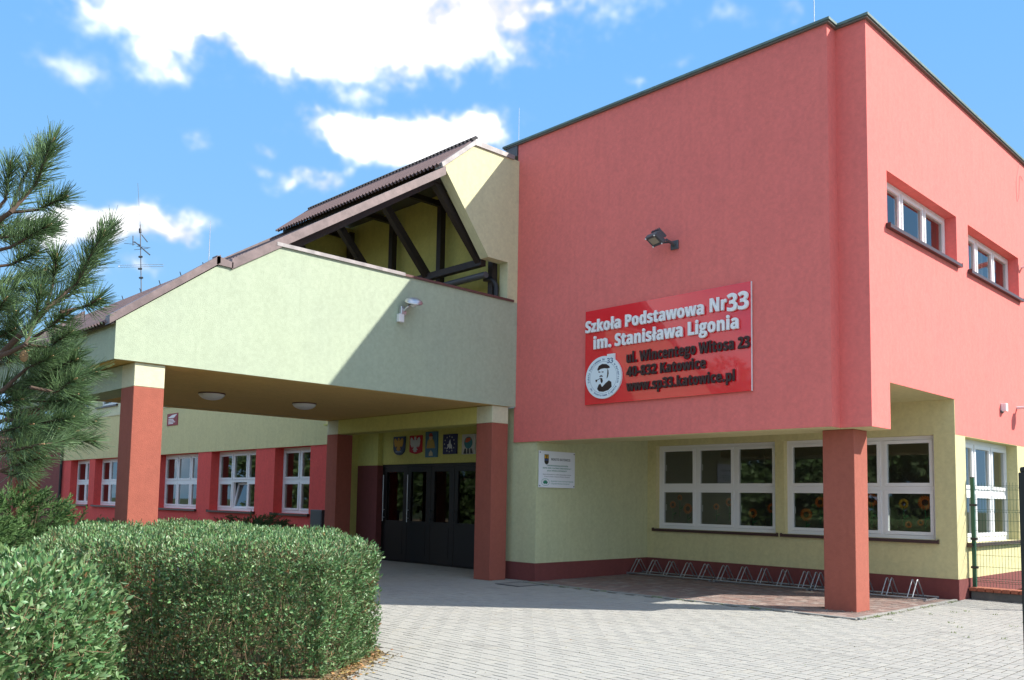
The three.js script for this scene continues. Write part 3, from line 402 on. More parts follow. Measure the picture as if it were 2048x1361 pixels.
// painted boards over the doors
function board(name, label, cat, pts, m) { const us = pts.map((p) => p[0]), hs = pts.map((p) => p[1]); const s = thing(name, label, cat, P((Math.min(...us) + Math.max(...us)) / 2, 1.06, Math.min(...hs)), 'painted emblem boards over the doors'); part(s, 'board', [exV(pts, 1.035, 1.078)], m); return s; }
const relief = (s, name, pts, m, lift = 0.012) => part(s, name, [exV(pts, 1.035 - lift, 1.034)], m);
const shield = (u0, u1, h0, h1) => { const p = [[u0, h1], [u0, h0 + (h1 - h0) * 0.4]]; for (let k = 1; k < 12; k++) { const a = Math.PI + Math.PI * k / 12; p.push([(u0 + u1) / 2 + Math.cos(a) * (u1 - u0) / 2, h0 + (h1 - h0) * 0.4 + Math.sin(a) * (h1 - h0) * 0.4]); } p.push([u1, h0 + (h1 - h0) * 0.4], [u1, h1]); return p.reverse(); };
const eagle = (cu, ch, w, h) => [[0, 0.5], [0.07, 0.46], [0.1, 0.38], [0.06, 0.32], [0.14, 0.26], [0.3, 0.42], [0.42, 0.46], [0.5, 0.3], [0.46, 0.02], [0.38, -0.16], [0.34, -0.04], [0.28, -0.2], [0.22, -0.06], [0.16, -0.16], [0.12, -0.2], [0.24, -0.3], [0.2, -0.36], [0.1, -0.3], [0.16, -0.46], [0.06, -0.42], [0, -0.5]].flatMap((p, i, a) => [p]).concat([[-0.06, -0.42], [-0.16, -0.46], [-0.1, -0.3], [-0.2, -0.36], [-0.24, -0.3], [-0.12, -0.2], [-0.16, -0.16], [-0.22, -0.06], [-0.28, -0.2], [-0.34, -0.04], [-0.38, -0.16], [-0.46, 0.02], [-0.5, 0.3], [-0.42, 0.46], [-0.3, 0.42], [-0.14, 0.26], [-0.06, 0.32], [-0.1, 0.38], [-0.07, 0.46]]).map(([a, b]) => [cu + a * w, ch + b * h]);
const disc2 = (cu, ch, r, n = 16, sy = 1) => Array.from({ length: n }, (_, k) => [cu + r * Math.cos(2 * Math.PI * k / n), ch + r * sy * Math.sin(2 * Math.PI * k / n)]);
{
  let s = board('emblem_shield', 'blue shield board with a golden eagle over the doors', 'emblem', shield(-5.5, -5.03, 2.70, 3.18), mat(0.035, 0.06, 0.13, 0.6)); relief(s, 'eagle', eagle(-5.265, 2.97, 0.38, 0.36), mat(0.50, 0.28, 0.03, 0.6)); relief(s, 'scroll', rect(-5.38, -5.15, 2.77, 2.81), mat(0.2, 0.25, 0.35, 0.6));
  s = board('emblem_shield', 'red shield board with a white crowned eagle over the doors', 'emblem', [[-4.82, 3.18], [-4.82, 2.77], [-4.72, 2.74], [-4.58, 2.715], [-4.44, 2.74], [-4.34, 2.77], [-4.34, 3.18]].reverse(), mat(0.48, 0.012, 0.025, 0.6)); relief(s, 'eagle', eagle(-4.58, 2.95, 0.40, 0.40), mat(0.55, 0.55, 0.54, 0.6)); relief(s, 'crown', [[-4.615, 3.14], [-4.545, 3.14], [-4.535, 3.17], [-4.58, 3.155], [-4.625, 3.17]], mat(0.5, 0.33, 0.05, 0.5));
  s = board('painted_figure_board', 'tall blue board painted with a robed figure over the doors', 'emblem', rect(-4.18, -3.73, 2.62, 3.25), mat(0.06, 0.16, 0.26, 0.6)); relief(s, 'robe', [[-4.12, 2.84], [-3.79, 2.84], [-3.84, 3.02], [-3.92, 3.1], [-4.0, 3.1], [-4.08, 3.02]], mat(0.42, 0.30, 0.08, 0.7)); relief(s, 'head', disc2(-3.955, 3.10, 0.06), mat(0.55, 0.36, 0.22, 0.7), 0.018); relief(s, 'cap', [[-4.03, 3.13], [-3.88, 3.13], [-3.93, 3.21], [-3.98, 3.21]], mat(0.35, 0.05, 0.04, 0.7), 0.024); relief(s, 'house', [[-4.02, 2.65], [-3.88, 2.65], [-3.88, 2.72], [-3.95, 2.79], [-4.02, 2.72]], mat(0.5, 0.45, 0.32, 0.7));
  s = board('star_board', 'dark blue board with ring of stars and white map over the doors', 'emblem', rect(-3.5, -3.0, 2.68, 3.16), mat(0.02, 0.022, 0.10, 0.6)); for (let k = 0; k < 12; k++) relief(s, 'star', Array.from({ length: 10 }, (_, q) => { const a = Math.PI / 2 + q * Math.PI / 5, r = q % 2 ? 0.009 : 0.022; return [-3.25 + 0.185 * Math.sin(k * Math.PI / 6) + r * Math.cos(a), 2.92 + 0.185 * Math.cos(k * Math.PI / 6) + r * Math.sin(a)]; }), mat(0.6, 0.6, 0.5, 0.6), 0.006); relief(s, 'map_shape', [[-3.36, 2.80], [-3.31, 2.81], [-3.28, 2.86], [-3.23, 2.80], [-3.2, 2.83], [-3.15, 2.79], [-3.16, 2.89], [-3.2, 2.93], [-3.22, 3.03], [-3.25, 2.99], [-3.27, 2.92], [-3.33, 2.91], [-3.31, 2.86]], mat(0.62, 0.64, 0.68, 0.6));
  s = board('globe_board', 'white board with a coloured globe over the doors', 'emblem', rect(-2.8, -2.33, 2.66, 3.13), mat(0.55, 0.54, 0.52, 0.6)); relief(s, 'globe', disc2(-2.565, 2.93, 0.14, 20), mat(0.04, 0.18, 0.22, 0.6)); relief(s, 'continent', [[-2.67, 2.95], [-2.6, 2.93], [-2.5, 2.97], [-2.46, 3.01], [-2.52, 3.05], [-2.62, 3.04]], mat(0.45, 0.08, 0.03, 0.6), 0.018); for (const k of [-1, 0, 1]) relief(s, 'figure', [[-2.6 + k * 0.12, 2.67], [-2.53 + k * 0.12, 2.67], [-2.55 + k * 0.1, 2.79], [-2.58 + k * 0.1, 2.79]], mat(0.05, 0.05, 0.06, 0.6), 0.02);
}

// ------------------------------------------------------------------ fittings on the walls and roofs
{ // floodlight
  const c = P(3.80, -0.34, 6.19), s = thing('floodlight', 'grey rectangular floodlight on the pink wall above the red sign', 'floodlight', P(3.9, 0, 6.05));
  const q = new THREE.Quaternion().setFromEuler(new THREE.Euler(0.95, -0.30, 0.0, 'YXZ')); const put = (g) => g.applyQuaternion(q).translate(c.x, c.y, c.z);
  const H = part(s, 'housing', [put(new RoundedBoxGeometry(0.31, 0.235, 0.09, 2, 0.02)), put(new RoundedBoxGeometry(0.23, 0.16, 0.09, 2, 0.02).translate(0, 0, -0.06)), ...[-0.08, -0.04, 0, 0.04, 0.08].map((k) => put(new THREE.BoxGeometry(0.008, 0.2, 0.05).translate(k * 1.2, 0, -0.13)))], M.grey);
  part(H, 'front_glass', [put(new THREE.BoxGeometry(0.19, 0.13, 0.004).translate(0, 0, 0.047))], mat(0.33, 0.30, 0.22, 0.15)); part(H, 'front_rim', [put(new THREE.BoxGeometry(0.30, 0.018, 0.012).translate(0, 0.102, 0.047)), put(new THREE.BoxGeometry(0.30, 0.018, 0.012).translate(0, -0.102, 0.047))], M.grey);
  for (const k of [-0.125, 0.125]) for (const j of [0.10, -0.10]) part(H, 'clip', [put(new THREE.SphereGeometry(0.015, 10, 8).translate(k, j, 0.054))], M.white);
  part(s, 'bracket', [rod(P(3.98, -0.26, 6.16), P(3.98, 0, 6.12), 0.025), rod(P(3.66, -0.26, 6.16), P(3.98, -0.16, 6.14), 0.018), rbx(3.90, 4.06, -0.03, 0, 6.04, 6.20, 0.01)], M.grey);
}
{ // motion lamp on the gable
  const s = thing('wall_lamp', 'silver dome lamp with white sensor box on the pale green gable wall', 'lamp', P(UC, -2.98, 4.8));
  const dome = new THREE.SphereGeometry(0.16, 24, 12, 0, Math.PI * 2, 0, Math.PI / 2).scale(1, 0.55, 1.1); const q = new THREE.Euler(0.15, 0, -0.45); dome.rotateX(q.x).rotateZ(q.z); const c = P(0.25, -2.86, 5.17);
  const h = part(s, 'lamp_head', [dome.translate(c.x, c.y, c.z)], M.alu); part(h, 'lens', [new THREE.CylinderGeometry(0.145, 0.145, 0.012, 24).scale(1, 1, 1.08).rotateX(q.x).rotateZ(q.z).translate(c.x, c.y - 0.006, c.z)], M.grey); part(h, 'bulb', [new THREE.SphereGeometry(0.06, 14, 10).translate(c.x - 0.01, c.y - 0.03, c.z)], M.lamp);
  part(s, 'arm', [tubeOf([P(UC, -2.98, 5.03), P(0.12, -2.97, 5.02), P(0.20, -2.95, 5.08), c.clone().add(new THREE.Vector3(-0.05, 0.0, 0.02))], 0.028, 20, 8), rbx(UC, UC + 0.09, -3.05, -2.92, 4.94, 5.10, 0.02)], M.alu); part(s, 'sensor_box', [rbx(UC, UC + 0.09, -3.09, -2.97, 4.80, 4.95, 0.012)], M.white);
}
for (const [u, v, w] of [[-2.84, -5.18, 'beside the outer pillar'], [-2.95, -3.14, 'closer to the doors']]) { const s = thing('ceiling_lamp', `white glass dome lamp on the canopy soffit, ${w}`, 'lamp', P(u, v, ZC - 0.12)); part(s, 'glass_dome', [new THREE.SphereGeometry(0.235, 28, 12, 0, Math.PI * 2, Math.PI / 2, Math.PI / 2).scale(1, 0.48, 1).translate(u, ZC - 0.015, -v)], M.lamp); part(s, 'mounting_ring', [new THREE.CylinderGeometry(0.245, 0.245, 0.024, 28).translate(u, ZC - 0.008, -v)], M.brownMetal); }
for (const [u, v, h0, h1, w] of [[6.48, 0.25, HT + 0.062, 10.9, 'beside the corner of the pink parapet'], [7.1, 9.2, HT + 0.062, 10.45, 'on the side parapet of the pink block'], [-0.30, 0.3, HT + 0.062, 10.1, 'at the parapet end beside the corrugated roof'], [-0.35, -6.5, 5.22, 5.95, 'on the lower canopy roof']]) { const s = thing('lightning_rod', `thin lightning rod ${w}`, 'rod', P(u, v, h0)); part(s, 'rod', [rod(P(u, v, h0), P(u, v, h1), 0.007, 0.004, 6)], M.alu); part(s, 'clamp', [rbx(u - 0.04, u + 0.04, v - 0.03, v + 0.03, h0, h0 + 0.03, 0.005)], M.alu); }
{ // aerial mast behind the roofs
  const s = thing('aerial_mast', 'tall radio aerial mast with crossbar standing on the far roof', 'antenna', P(-28.1, 3, 7.75)); const A = (px, py) => at('v', 3, px, py); const u = -28.3, top = A(280, 450);
  part(s, 'mast', [rod(P(u + 0.25, 3, 7.75), A(282, 580), 0.03), rod(A(282, 580), top, 0.024)], M.grey); part(s, 'whip', [rod(top, A(275, 366), 0.012, 0.008)], M.grey);
  part(s, 'crossbar', [rod(A(237, 531), A(326, 529), 0.013), rod(A(237, 535), A(326, 533), 0.013), rod(A(237, 531), A(237, 535), 0.025)], M.alu);
  part(s, 'yagi_boom', [rod(A(269, 484), A(299, 510), 0.03), rod(A(283, 470), A(294, 484), 0.025)], M.grey); part(s, 'yagi_element', [rod(A(265.5, 472), A(265.5, 491), 0.025), rod(A(266, 484), A(281, 491), 0.02), rod(A(248, 487), A(270, 489), 0.012), rod(A(273, 493), A(300, 496), 0.012), rod(A(268, 500), A(296, 497), 0.012)], M.grey); part(s, 'mast_clamp', [rod(A(279.5, 458), A(280, 466), 0.06), rod(A(278, 514), A(283, 514), 0.05), rod(A(277, 538), A(282, 538), 0.05), rod(A(279, 556), A(284, 556), 0.05)], M.black);
}
{ const s = thing('alarm_box', 'small white alarm box on the pink side wall', 'box', P(U2, 6.38, 3.49)); part(s, 'box', [rbx(U2, U2 + 0.10, 6.27, 6.40, 3.50, 3.66, 0.01)], M.white); part(s, 'mount', [bx(U2 - 0.001, U2 + 0.02, 6.25, 6.42, 3.48, 3.52)], M.grey); }
{ const s = thing('wall_spotlight', 'white spotlight on short arm beside the alarm box', 'lamp', P(U2, 7.3, 3.4)); part(s, 'arm', [rod(P(U2, 7.32, 3.66), P(U2 + 0.26, 7.32, 3.66), 0.03)], M.white); part(s, 'head', [rbx(U2 + 0.18, U2 + 0.34, 7.22, 7.42, 3.56, 3.76, 0.03)], M.white); }
{ const s = thing('bullet_camera', 'silver bullet camera beside the upper window of the side wall', 'camera', P(U2, 7.95, 6.72)); part(s, 'arm', [tubeOf([P(U2, 7.95, 6.72), P(U2 + 0.12, 7.92, 6.74), P(U2 + 0.2, 7.86, 6.86)], 0.025, 14, 8)], M.white); part(s, 'body', [rod(P(U2 + 0.20, 7.92, 6.92), P(U2 + 0.42, 7.62, 6.80), 0.055, 0.06, 14)], M.alu); part(s, 'lens', [rod(P(U2 + 0.42, 7.62, 6.80), P(U2 + 0.425, 7.613, 6.797), 0.045, 0.045, 14)], M.black); }
solo('cable', 'loose grey cable hanging from the parapet of the side wall', 'cable', [tubeOf([P(U2 + 0.02, 7.95, 9.0), P(U2 + 0.012, 7.72, 8.55), P(U2 + 0.012, 7.74, 8.12), P(U2 + 0.012, 7.86, 8.2), P(U2 + 0.012, 8.0, 8.75), P(U2 + 0.012, 8.2, 8.7)], 0.003, 60, 6)], M.grey, P(U2, 7.9, 8.1));
{ const s = thing('meter_box', 'dark grey meter box on the red wall beside the doors', 'box', P(-7.25, 0, 0.62)); part(s, 'housing', [rbx(-7.55, -6.99, -0.10, 0.02, 0.62, 1.26, 0.01)], M.grey); part(s, 'lid', [bx(-7.52, -7.02, -0.107, -0.099, 0.65, 1.23)], mat(0.06, 0.065, 0.07, 0.5)); }
{ const s = thing('loudspeaker_box', 'small white device under the timber purlin of the canopy roof', 'box', P(-2.05, -0.5, 6.3)); part(s, 'case', [rbx(-2.28, -1.86, -0.62, -0.44, 6.10, 6.30, 0.02)], M.white); part(s, 'bracket', [bx(-2.1, -2.0, -0.5, -0.3, 6.05, 6.12)], M.grey); }

// ------------------------------------------------------------------ bicycle racks
{
  const s = thing('bicycle_rack', 'galvanised bicycle rack against the inner corner of the cream wall', 'bicycle rack', P(1.72, 3.25, 0.016), 'bicycle racks along the cream wall'); const v0 = 2.97, v1 = 3.52, hb = 0.045;
  for (const v of [v0, v1]) part(s, 'rail', [rod(P(0.63, v, hb), P(2.80, v, hb), 0.016, 0.016, 10)], M.steel);
  for (let k = 0; k < 5; k++) for (const o of [0, 0.085]) { const u = 0.70 + k * 0.442 + o, vm = (v0 + v1) / 2, pts = [P(u, v0, hb - 0.02)]; for (let q = 0; q <= 8; q++) { const th = 2.72 - (q / 8) * 2.30; pts.push(P(u, vm + 0.05 * Math.cos(th), 0.285 + 0.05 * Math.sin(th))); } pts.push(P(u, v1, hb - 0.02)); part(s, 'hoop', [new THREE.TubeGeometry((() => { const c = new THREE.CurvePath(); for (let i = 0; i < pts.length - 1; i++) c.add(new THREE.LineCurve3(pts[i], pts[i + 1])); return c; })(), 44, 0.011, 8)], M.steel); }
  for (const u of [0.66, 2.77]) part(s, 'foot', [bx(u - 0.02, u + 0.02, v0 - 0.03, v1 + 0.03, 0.012, 0.03)], M.steel);
  const s2 = s.clone(); s2.name = numbered('bicycle_rack'); s2.position.x += 2.21; s2.userData = { ...s.userData, label: 'galvanised bicycle rack between two other racks under the overhang' }; scene.add(s2);
  const s3 = s.clone(); s3.name = numbered('bicycle_rack'); s3.position.x += 4.42 - 0.2; s3.userData = { ...s.userData, label: 'galvanised bicycle rack behind the corner pillar, half in sunlight' }; scene.add(s3);
}
// ------------------------------------------------------------------ fence by the side wall
{
  const V = 4.3, s = thing('mesh_fence', 'green welded mesh fence panel between the building corner and dark gate post', 'fence', P(8.4, V, 0));
  for (const u of [7.36, 9.86]) { const p = part(s, 'fence_post', [rbx(u - 0.03, u + 0.03, V - 0.03, V + 0.03, 0, 2.13, 0.004)], M.fence); part(p, 'post_cap', [rbx(u - 0.033, u + 0.033, V - 0.033, V + 0.033, 2.13, 2.15, 0.004)], M.black); for (const h of [0.55, 1.05, 1.65]) part(p, 'clip', [rbx(u - 0.045, u + 0.07, V - 0.05, V + 0.01, h - 0.02, h + 0.02, 0.006)], M.black); }
  const wires = []; const fold = [[0.22, 0], [0.30, 0], [0.335, -0.04], [0.37, 0], [0.95, 0], [0.985, -0.04], [1.02, 0], [1.50, 0], [1.535, -0.04], [1.57, 0], [1.92, 0], [1.955, -0.04], [1.99, 0], [2.05, 0]];
  for (let k = 0; k < 49; k++) { const u = 7.41 + k * 0.05; for (let i = 0; i < fold.length - 1; i++) wires.push(rod(P(u, V + fold[i][1], fold[i][0]), P(u, V + fold[i + 1][1], fold[i + 1][0]), 0.0028, 0.0028, 5)); }
  for (const [h, d] of [[0.30, 0], [0.335, -0.045], [0.37, 0], [0.57, 0], [0.77, 0], [0.95, 0], [0.985, -0.045], [1.02, 0], [1.2, 0], [1.38, 0], [1.535, -0.045], [1.57, 0], [1.75, 0], [1.92, 0], [1.955, -0.045], [1.99, 0]]) wires.push(rod(P(7.38, V + d - 0.004, h), P(9.84, V + d - 0.004, h), 0.0032, 0.0032, 5));
  part(s, 'mesh_panel', wires, M.fence);
  const w = thing('fence_base_wall', 'low concrete fence base capped with red bricks', 'wall', P(8.6, V, 0)); part(w, 'base', [bx(7.33, 9.95, V - 0.10, V + 0.12, -0.1, 0.135)], mat(0.20, 0.19, 0.17, 0.95, { map: concreteTex })); const bR = rng(8);
  for (let k = 0; k < 20; k++) { const u = 7.31 + k * 0.132; part(w, 'brick', [rbx(u, u + 0.122, V - 0.16 + bR() * 0.006, V + 0.15, 0.138 + bR() * 0.003, 0.202 + bR() * 0.004, 0.008)], M.brick); }
}
{
  const fw = new THREE.Vector3(-Math.sin(0.7968), 0, -Math.cos(0.7968)), rt = new THREE.Vector3(Math.cos(0.7968), 0, -Math.sin(0.7968)); const c = camPos.clone().setY(0).addScaledVector(fw, 4.3).addScaledVector(rt, 2.588);
  const s = thing('gate_post', 'dark green square steel gate post at the edge of the paving', 'post', c); const loc = (g) => g.rotateY(0.7968).translate(c.x, 0, c.z);
  part(s, 'post', [loc(new RoundedBoxGeometry(0.10, 1.78, 0.10, 2, 0.006).translate(0, 0.89, 0))], M.post); part(s, 'cap', [loc(new RoundedBoxGeometry(0.092, 0.03, 0.092, 2, 0.01).translate(0, 1.793, 0))], M.post); part(s, 'base_plate', [loc(new THREE.BoxGeometry(0.18, 0.012, 0.18).translate(0, 0.006, 0))], M.post);
}
// ------------------------------------------------------------------ paper sunflowers on the panes
{
  const pet = mat(0.42, 0.10, 0.012, 0.8), pet2 = mat(0.42, 0.25, 0.02, 0.8), ctr = mat(0.05, 0.008, 0.006, 0.8), grn = mat(0.03, 0.13, 0.05, 0.8);
  const A = (px, py) => at('v', VB + 0.135, px, py);
  const fl = [[1345, 1010, 0.09, 0], [1359, 996, 0.07, 0], [1375, 1018, 0.13, 0], [1432, 1014, 0.08, 0], [1458, 1005, 0.10, 0], [1505, 1027, 0.11, 0], [1543, 1017, 0.11, 0], [1612, 1030, 0.14, 0], [1640, 1005, 0.12, 0], [1743, 1000, 0.14, 0], [1807, 1008, 0.10, 1], [1850, 1006, 0.14, 0], [1817, 1050, 0.07, 0], [1841, 1046, 0.065, 0]];
  const panes = ['first', 'first', 'first', 'second', 'second', 'third', 'third', 'fourth', 'fourth', 'fifth', 'sixth', 'sixth', 'sixth', 'sixth'], kinds = ['medium', 'small', 'large', 'small', 'large', 'lower', 'higher', 'lower', 'higher', 'single', 'yellow', 'large', 'small', 'tiny'];
  fl.forEach(([px, py, r, y], i) => { const c = A(px, py), s = thing('sunflower_sticker', `${kinds[i]} ${y ? 'green rimmed' : 'orange'} paper sunflower stuck in the ${panes[i]} lower pane from the inner wall corner`, 'sticker', new THREE.Vector3(c.x, c.y - r, c.z), 'paper sunflowers on the window panes'); const sh = new THREE.Shape(); for (let k = 0; k <= 36; k++) { const a = k * Math.PI / 18, q = k % 2 ? r * 0.78 : r; k ? sh.lineTo(q * Math.cos(a), q * Math.sin(a)) : sh.moveTo(q, 0); }
    part(s, 'petals', [ext(sh, 0.001).translate(c.x, c.y, c.z - 0.019)], y ? pet2 : pet); part(s, 'centre', [new THREE.CircleGeometry(r * 0.42, 20).translate(c.x, c.y, c.z - 0.017)], ctr); const st = c.y - 1.2; if (st > 0.1 && py < 1035) part(s, 'stem', [new THREE.PlaneGeometry(0.02, st * 0.8).translate(c.x, c.y - r - st * 0.3, c.z - 0.018), new THREE.CircleGeometry(0.05, 10).scale(1, 0.45, 1).rotateZ(0.6).translate(c.x + 0.05, c.y - r - st * 0.3, c.z - 0.018)], grn); });
}

// ------------------------------------------------------------------ vegetation
const Y = new THREE.Vector3(0, 1, 0);
function leafGeo(len, wid, fold = 0.35) { // pointed oval folded along its midrib, base at the origin, tip along +y
  const pos = [], idx = [], n = 4; for (let i = 0; i <= n; i++) { const t = i / n, w = wid * Math.sin(Math.PI * Math.pow(t, 0.85)) * 0.5, y = t * len, z = -0.18 * len * t * t; pos.push(-w, y, z + Math.abs(w) * fold, 0, y, z, w, y, z + Math.abs(w) * fold); }
  for (let i = 0; i < n; i++) { const a = i * 3, b = a + 3; idx.push(a, a + 1, b, a + 1, b + 1, b, a + 1, a + 2, b + 1, a + 2, b + 2, b + 1); }
  const g = new THREE.BufferGeometry(); g.setAttribute('position', new THREE.Float32BufferAttribute(pos, 3)); g.setIndex(idx); g.computeVertexNormals(); g.setAttribute('uv', new THREE.Float32BufferAttribute(pos.length / 3 * 2, 2)); return g;
}
function leafMat(r, g, b, rough = 0.42, trans = 0.22) { const m = new THREE.MeshPhysicalMaterial({ roughness: rough, transmission: trans, thickness: 0, ior: 1.45, side: THREE.DoubleSide }); m.color.setRGB(r, g, b); return m; }
class Bunch { // collects instances
  constructor() { this.m = []; this.c = []; }
  add(p, dir, roll, s, c) { const q = new THREE.Quaternion().setFromUnitVectors(Y, dir).multiply(new THREE.Quaternion().setFromAxisAngle(Y, roll)); this.m.push(new THREE.Matrix4().compose(p, q, s)); this.c.push(c); }
  build(name, geo, m, parent, stuff = true) { const o = new THREE.InstancedMesh(geo, m, this.m.length), w = worldPos(parent), t = new THREE.Matrix4().makeTranslation(-w.x, -w.y, -w.z), col = new THREE.Color(); this.m.forEach((mm, i) => { o.setMatrixAt(i, t.clone().multiply(mm)); const c = this.c[i]; o.setColorAt(i, col.setRGB(...c)); }); o.name = name; if (stuff) o.userData = { kind: 'stuff' }; o.castShadow = o.receiveShadow = true; parent.add(o); return o; }
}
const vrand = (R) => new THREE.Vector3(R() - 0.5, R() - 0.5, R() - 0.5).multiplyScalar(2);
const privet = leafGeo(0.052, 0.021), privetMat = leafMat(1, 1, 1, 0.40, 0.32); const twigGeo = new THREE.CylinderGeometry(0.0012, 0.0022, 1, 5).translate(0, 0.5, 0);
function edgeDist(poly, x, y) { let best = 1e9, nx = 0, ny = 0; for (let i = 0; i < poly.length; i++) { const [ax, ay] = poly[i], [bx_, by] = poly[(i + 1) % poly.length], dx = bx_ - ax, dy = by - ay, t = Math.max(0, Math.min(1, ((x - ax) * dx + (y - ay) * dy) / (dx * dx + dy * dy))), qx = ax + t * dx - x, qy = ay + t * dy - y, d = Math.hypot(qx, qy); if (d < best) { best = d; nx = qx / (d || 1); ny = qy / (d || 1); } } return [best, nx, ny]; }
function hedge(name, label, poly, hgt, rad, density, seed, leafScale, sideVis) {
  const R = rng(seed), cu = poly.reduce((s, p) => s + p[0], 0) / poly.length, cv = poly.reduce((s, p) => s + p[1], 0) / poly.length, h = thing(name, label, 'hedge', P(cu, cv, 0));
  const leaves = new Bunch(), twigs = new Bunch(); const us = poly.map((p) => p[0]), vs = poly.map((p) => p[1]), u0 = Math.min(...us), u1 = Math.max(...us), v0 = Math.min(...vs), v1 = Math.max(...vs);
  const shoot = (p, n, vig) => {
    if (perlin.noise(p.x * 5.5, p.y * 5.5, p.z * 5.5 + seed) > 0.34 && R() < 0.85) return; const d = n.clone().multiplyScalar(0.75).addScaledVector(Y, 0.55).addScaledVector(vrand(R), 0.45).normalize(), len = (0.07 + 0.08 * R()) * vig, b = p.clone().addScaledVector(d, -len * 0.75), k = 5 + Math.floor(R() * 4), tone = 0.75 + 0.5 * R(), dry = R() < 0.012;
    twigs.add(b, d, 0, new THREE.Vector3(1, len, 1), [0.24, 0.16, 0.09]);
    for (let i = 0; i < k; i++) { const t = (i + 0.6) / k, q = b.clone().addScaledVector(d, len * t), side = new THREE.Vector3().crossVectors(d, vrand(R).normalize()).normalize(), ld = d.clone().multiplyScalar(0.35 + 0.5 * t).addScaledVector(side, i === k - 1 ? 0.2 : 0.85).addScaledVector(vrand(R), 0.12).normalize(), s = leafScale * (0.65 + 0.55 * R()), y = 0.85 + 0.3 * R(); leaves.add(q, ld, R() * 6.3, new THREE.Vector3(s, s, s), dry ? [0.26, 0.15, 0.06] : [0.150 * tone * y * (0.85 + 0.45 * R()), 0.285 * tone, 0.112 * tone * y]); }
  };
  let area = 0; for (let i = 0; i < 4000; i++) if (inside(poly, u0 + (u1 - u0) * R(), v0 + (v1 - v0) * R())) area++; area = area / 4000 * (u1 - u0) * (v1 - v0);
  const heightAt = (x, y, d) => hgt * (1 + 0.07 * perlin.noise(x * 1.1, y * 1.1, seed) + 0.035 * perlin.noise(x * 4.2, y * 4.2, seed)) - (d < rad ? rad - Math.sqrt(rad * rad - (rad - d) ** 2) : 0);
  for (let i = 0, n = area * density; i < n;) { const x = u0 + (u1 - u0) * R(), y = v0 + (v1 - v0) * R(); if (!inside(poly, x, y)) continue; i++; const dist = Math.hypot(x - camPos.x, -y - camPos.z); if (dist > 10 && R() > 10 / dist) continue; const [d, nx, ny] = edgeDist(poly, x, y), k = Math.max(0, 1 - d / rad); shoot(P(x, y, heightAt(x, y, d) - R() * R() * 0.12), new THREE.Vector3(nx * k, Math.sqrt(Math.max(0.02, 1 - k * k)), -ny * k), R() < 0.06 ? 1.3 + 0.9 * R() : 0.9 + 0.2 * R()); }
  for (let e = 0; e < poly.length; e++) { const a = poly[e], b = poly[(e + 1) % poly.length], L = Math.hypot(b[0] - a[0], b[1] - a[1]), nx = (b[1] - a[1]) / L, ny = -(b[0] - a[0]) / L, out = inside(poly, (a[0] + b[0]) / 2 + nx * 0.02, (a[1] + b[1]) / 2 + ny * 0.02) ? -1 : 1, facing = ((camPos.x - (a[0] + b[0]) / 2) * nx + (-camPos.z - (a[1] + b[1]) / 2) * ny) * out > 0;
    const n = L * hgt * density * (facing ? sideVis : 0.35); for (let i = 0; i < n; i++) { const t = R(), hh = 0.03 + R() * (hgt - rad * 0.7), bulge = 0.05 * perlin.noise(t * L * 2, hh * 3, e + seed) - 0.03 - R() * R() * 0.14; shoot(P(a[0] + (b[0] - a[0]) * t + nx * out * bulge, a[1] + (b[1] - a[1]) * t + ny * out * bulge, hh), new THREE.Vector3(nx * out, 0.1, -ny * out), 1); } }
  const shrink = (k) => poly.map(([x, y]) => { const d = Math.hypot(x - cu, y - cv); return [cu + (x - cu) * (1 - k / d), cv + (y - cv) * (1 - k / d)]; });
  for (let i = 0, n = area * hgt * 330; i < n;) { const x = u0 + (u1 - u0) * R(), y = v0 + (v1 - v0) * R(); if (!inside(poly, x, y)) continue; i++; const [d] = edgeDist(poly, x, y); if (d > 0.75 && R() < 0.6) continue; shoot(P(x, y, 0.06 + R() * (hgt - 0.22)), vrand(R).normalize(), 1.5); } // the leaves inside
  const stems = []; const sp = shrink(0.16); for (let k = 0; k < 300; k++) { const e = Math.floor(R() * sp.length), a = sp[e], b = sp[(e + 1) % sp.length], t = R(), x = a[0] + (b[0] - a[0]) * t, y = a[1] + (b[1] - a[1]) * t; stems.push(rod(P(x, y, 0), P(x + (R() - 0.5) * 0.25, y + (R() - 0.5) * 0.25, 0.3 + R() * 0.6), 0.007, 0.003, 5)); }
  const st = part(h, 'stems', stems, mat(0.17, 0.11, 0.065, 0.9)); st.userData.kind = 'stuff';
  twigs.build('twigs', twigGeo, mat(1, 1, 1, 0.85), h); leaves.build('leaves', privet, privetMat, h); return h;
}
hedge('clipped_hedge', 'broad clipped privet hedge beside the paving, in front of the canopy pillar', [[6.05, -8.2], [5.4, -7.15], [3.4, -6.45], [1.2, -5.95], [-1.4, -6.05], [-2.1, -6.6], [-0.8, -8.0], [1.8, -9.2], [3.4, -9.95], [4.9, -9.85], [5.6, -9.15]], 1.15, 0.21, 760, 31, 0.80, 1.25);
hedge('clipped_bush', 'rounded privet bush with larger leaves in front of the broad hedge', [[7.45, -10.75], [6.75, -10.2], [5.7, -10.4], [4.6, -11.3], [4.4, -12.6], [6.6, -12.4], [7.9, -11.4]], 1.16, 0.42, 640, 47, 1.0, 1.2);

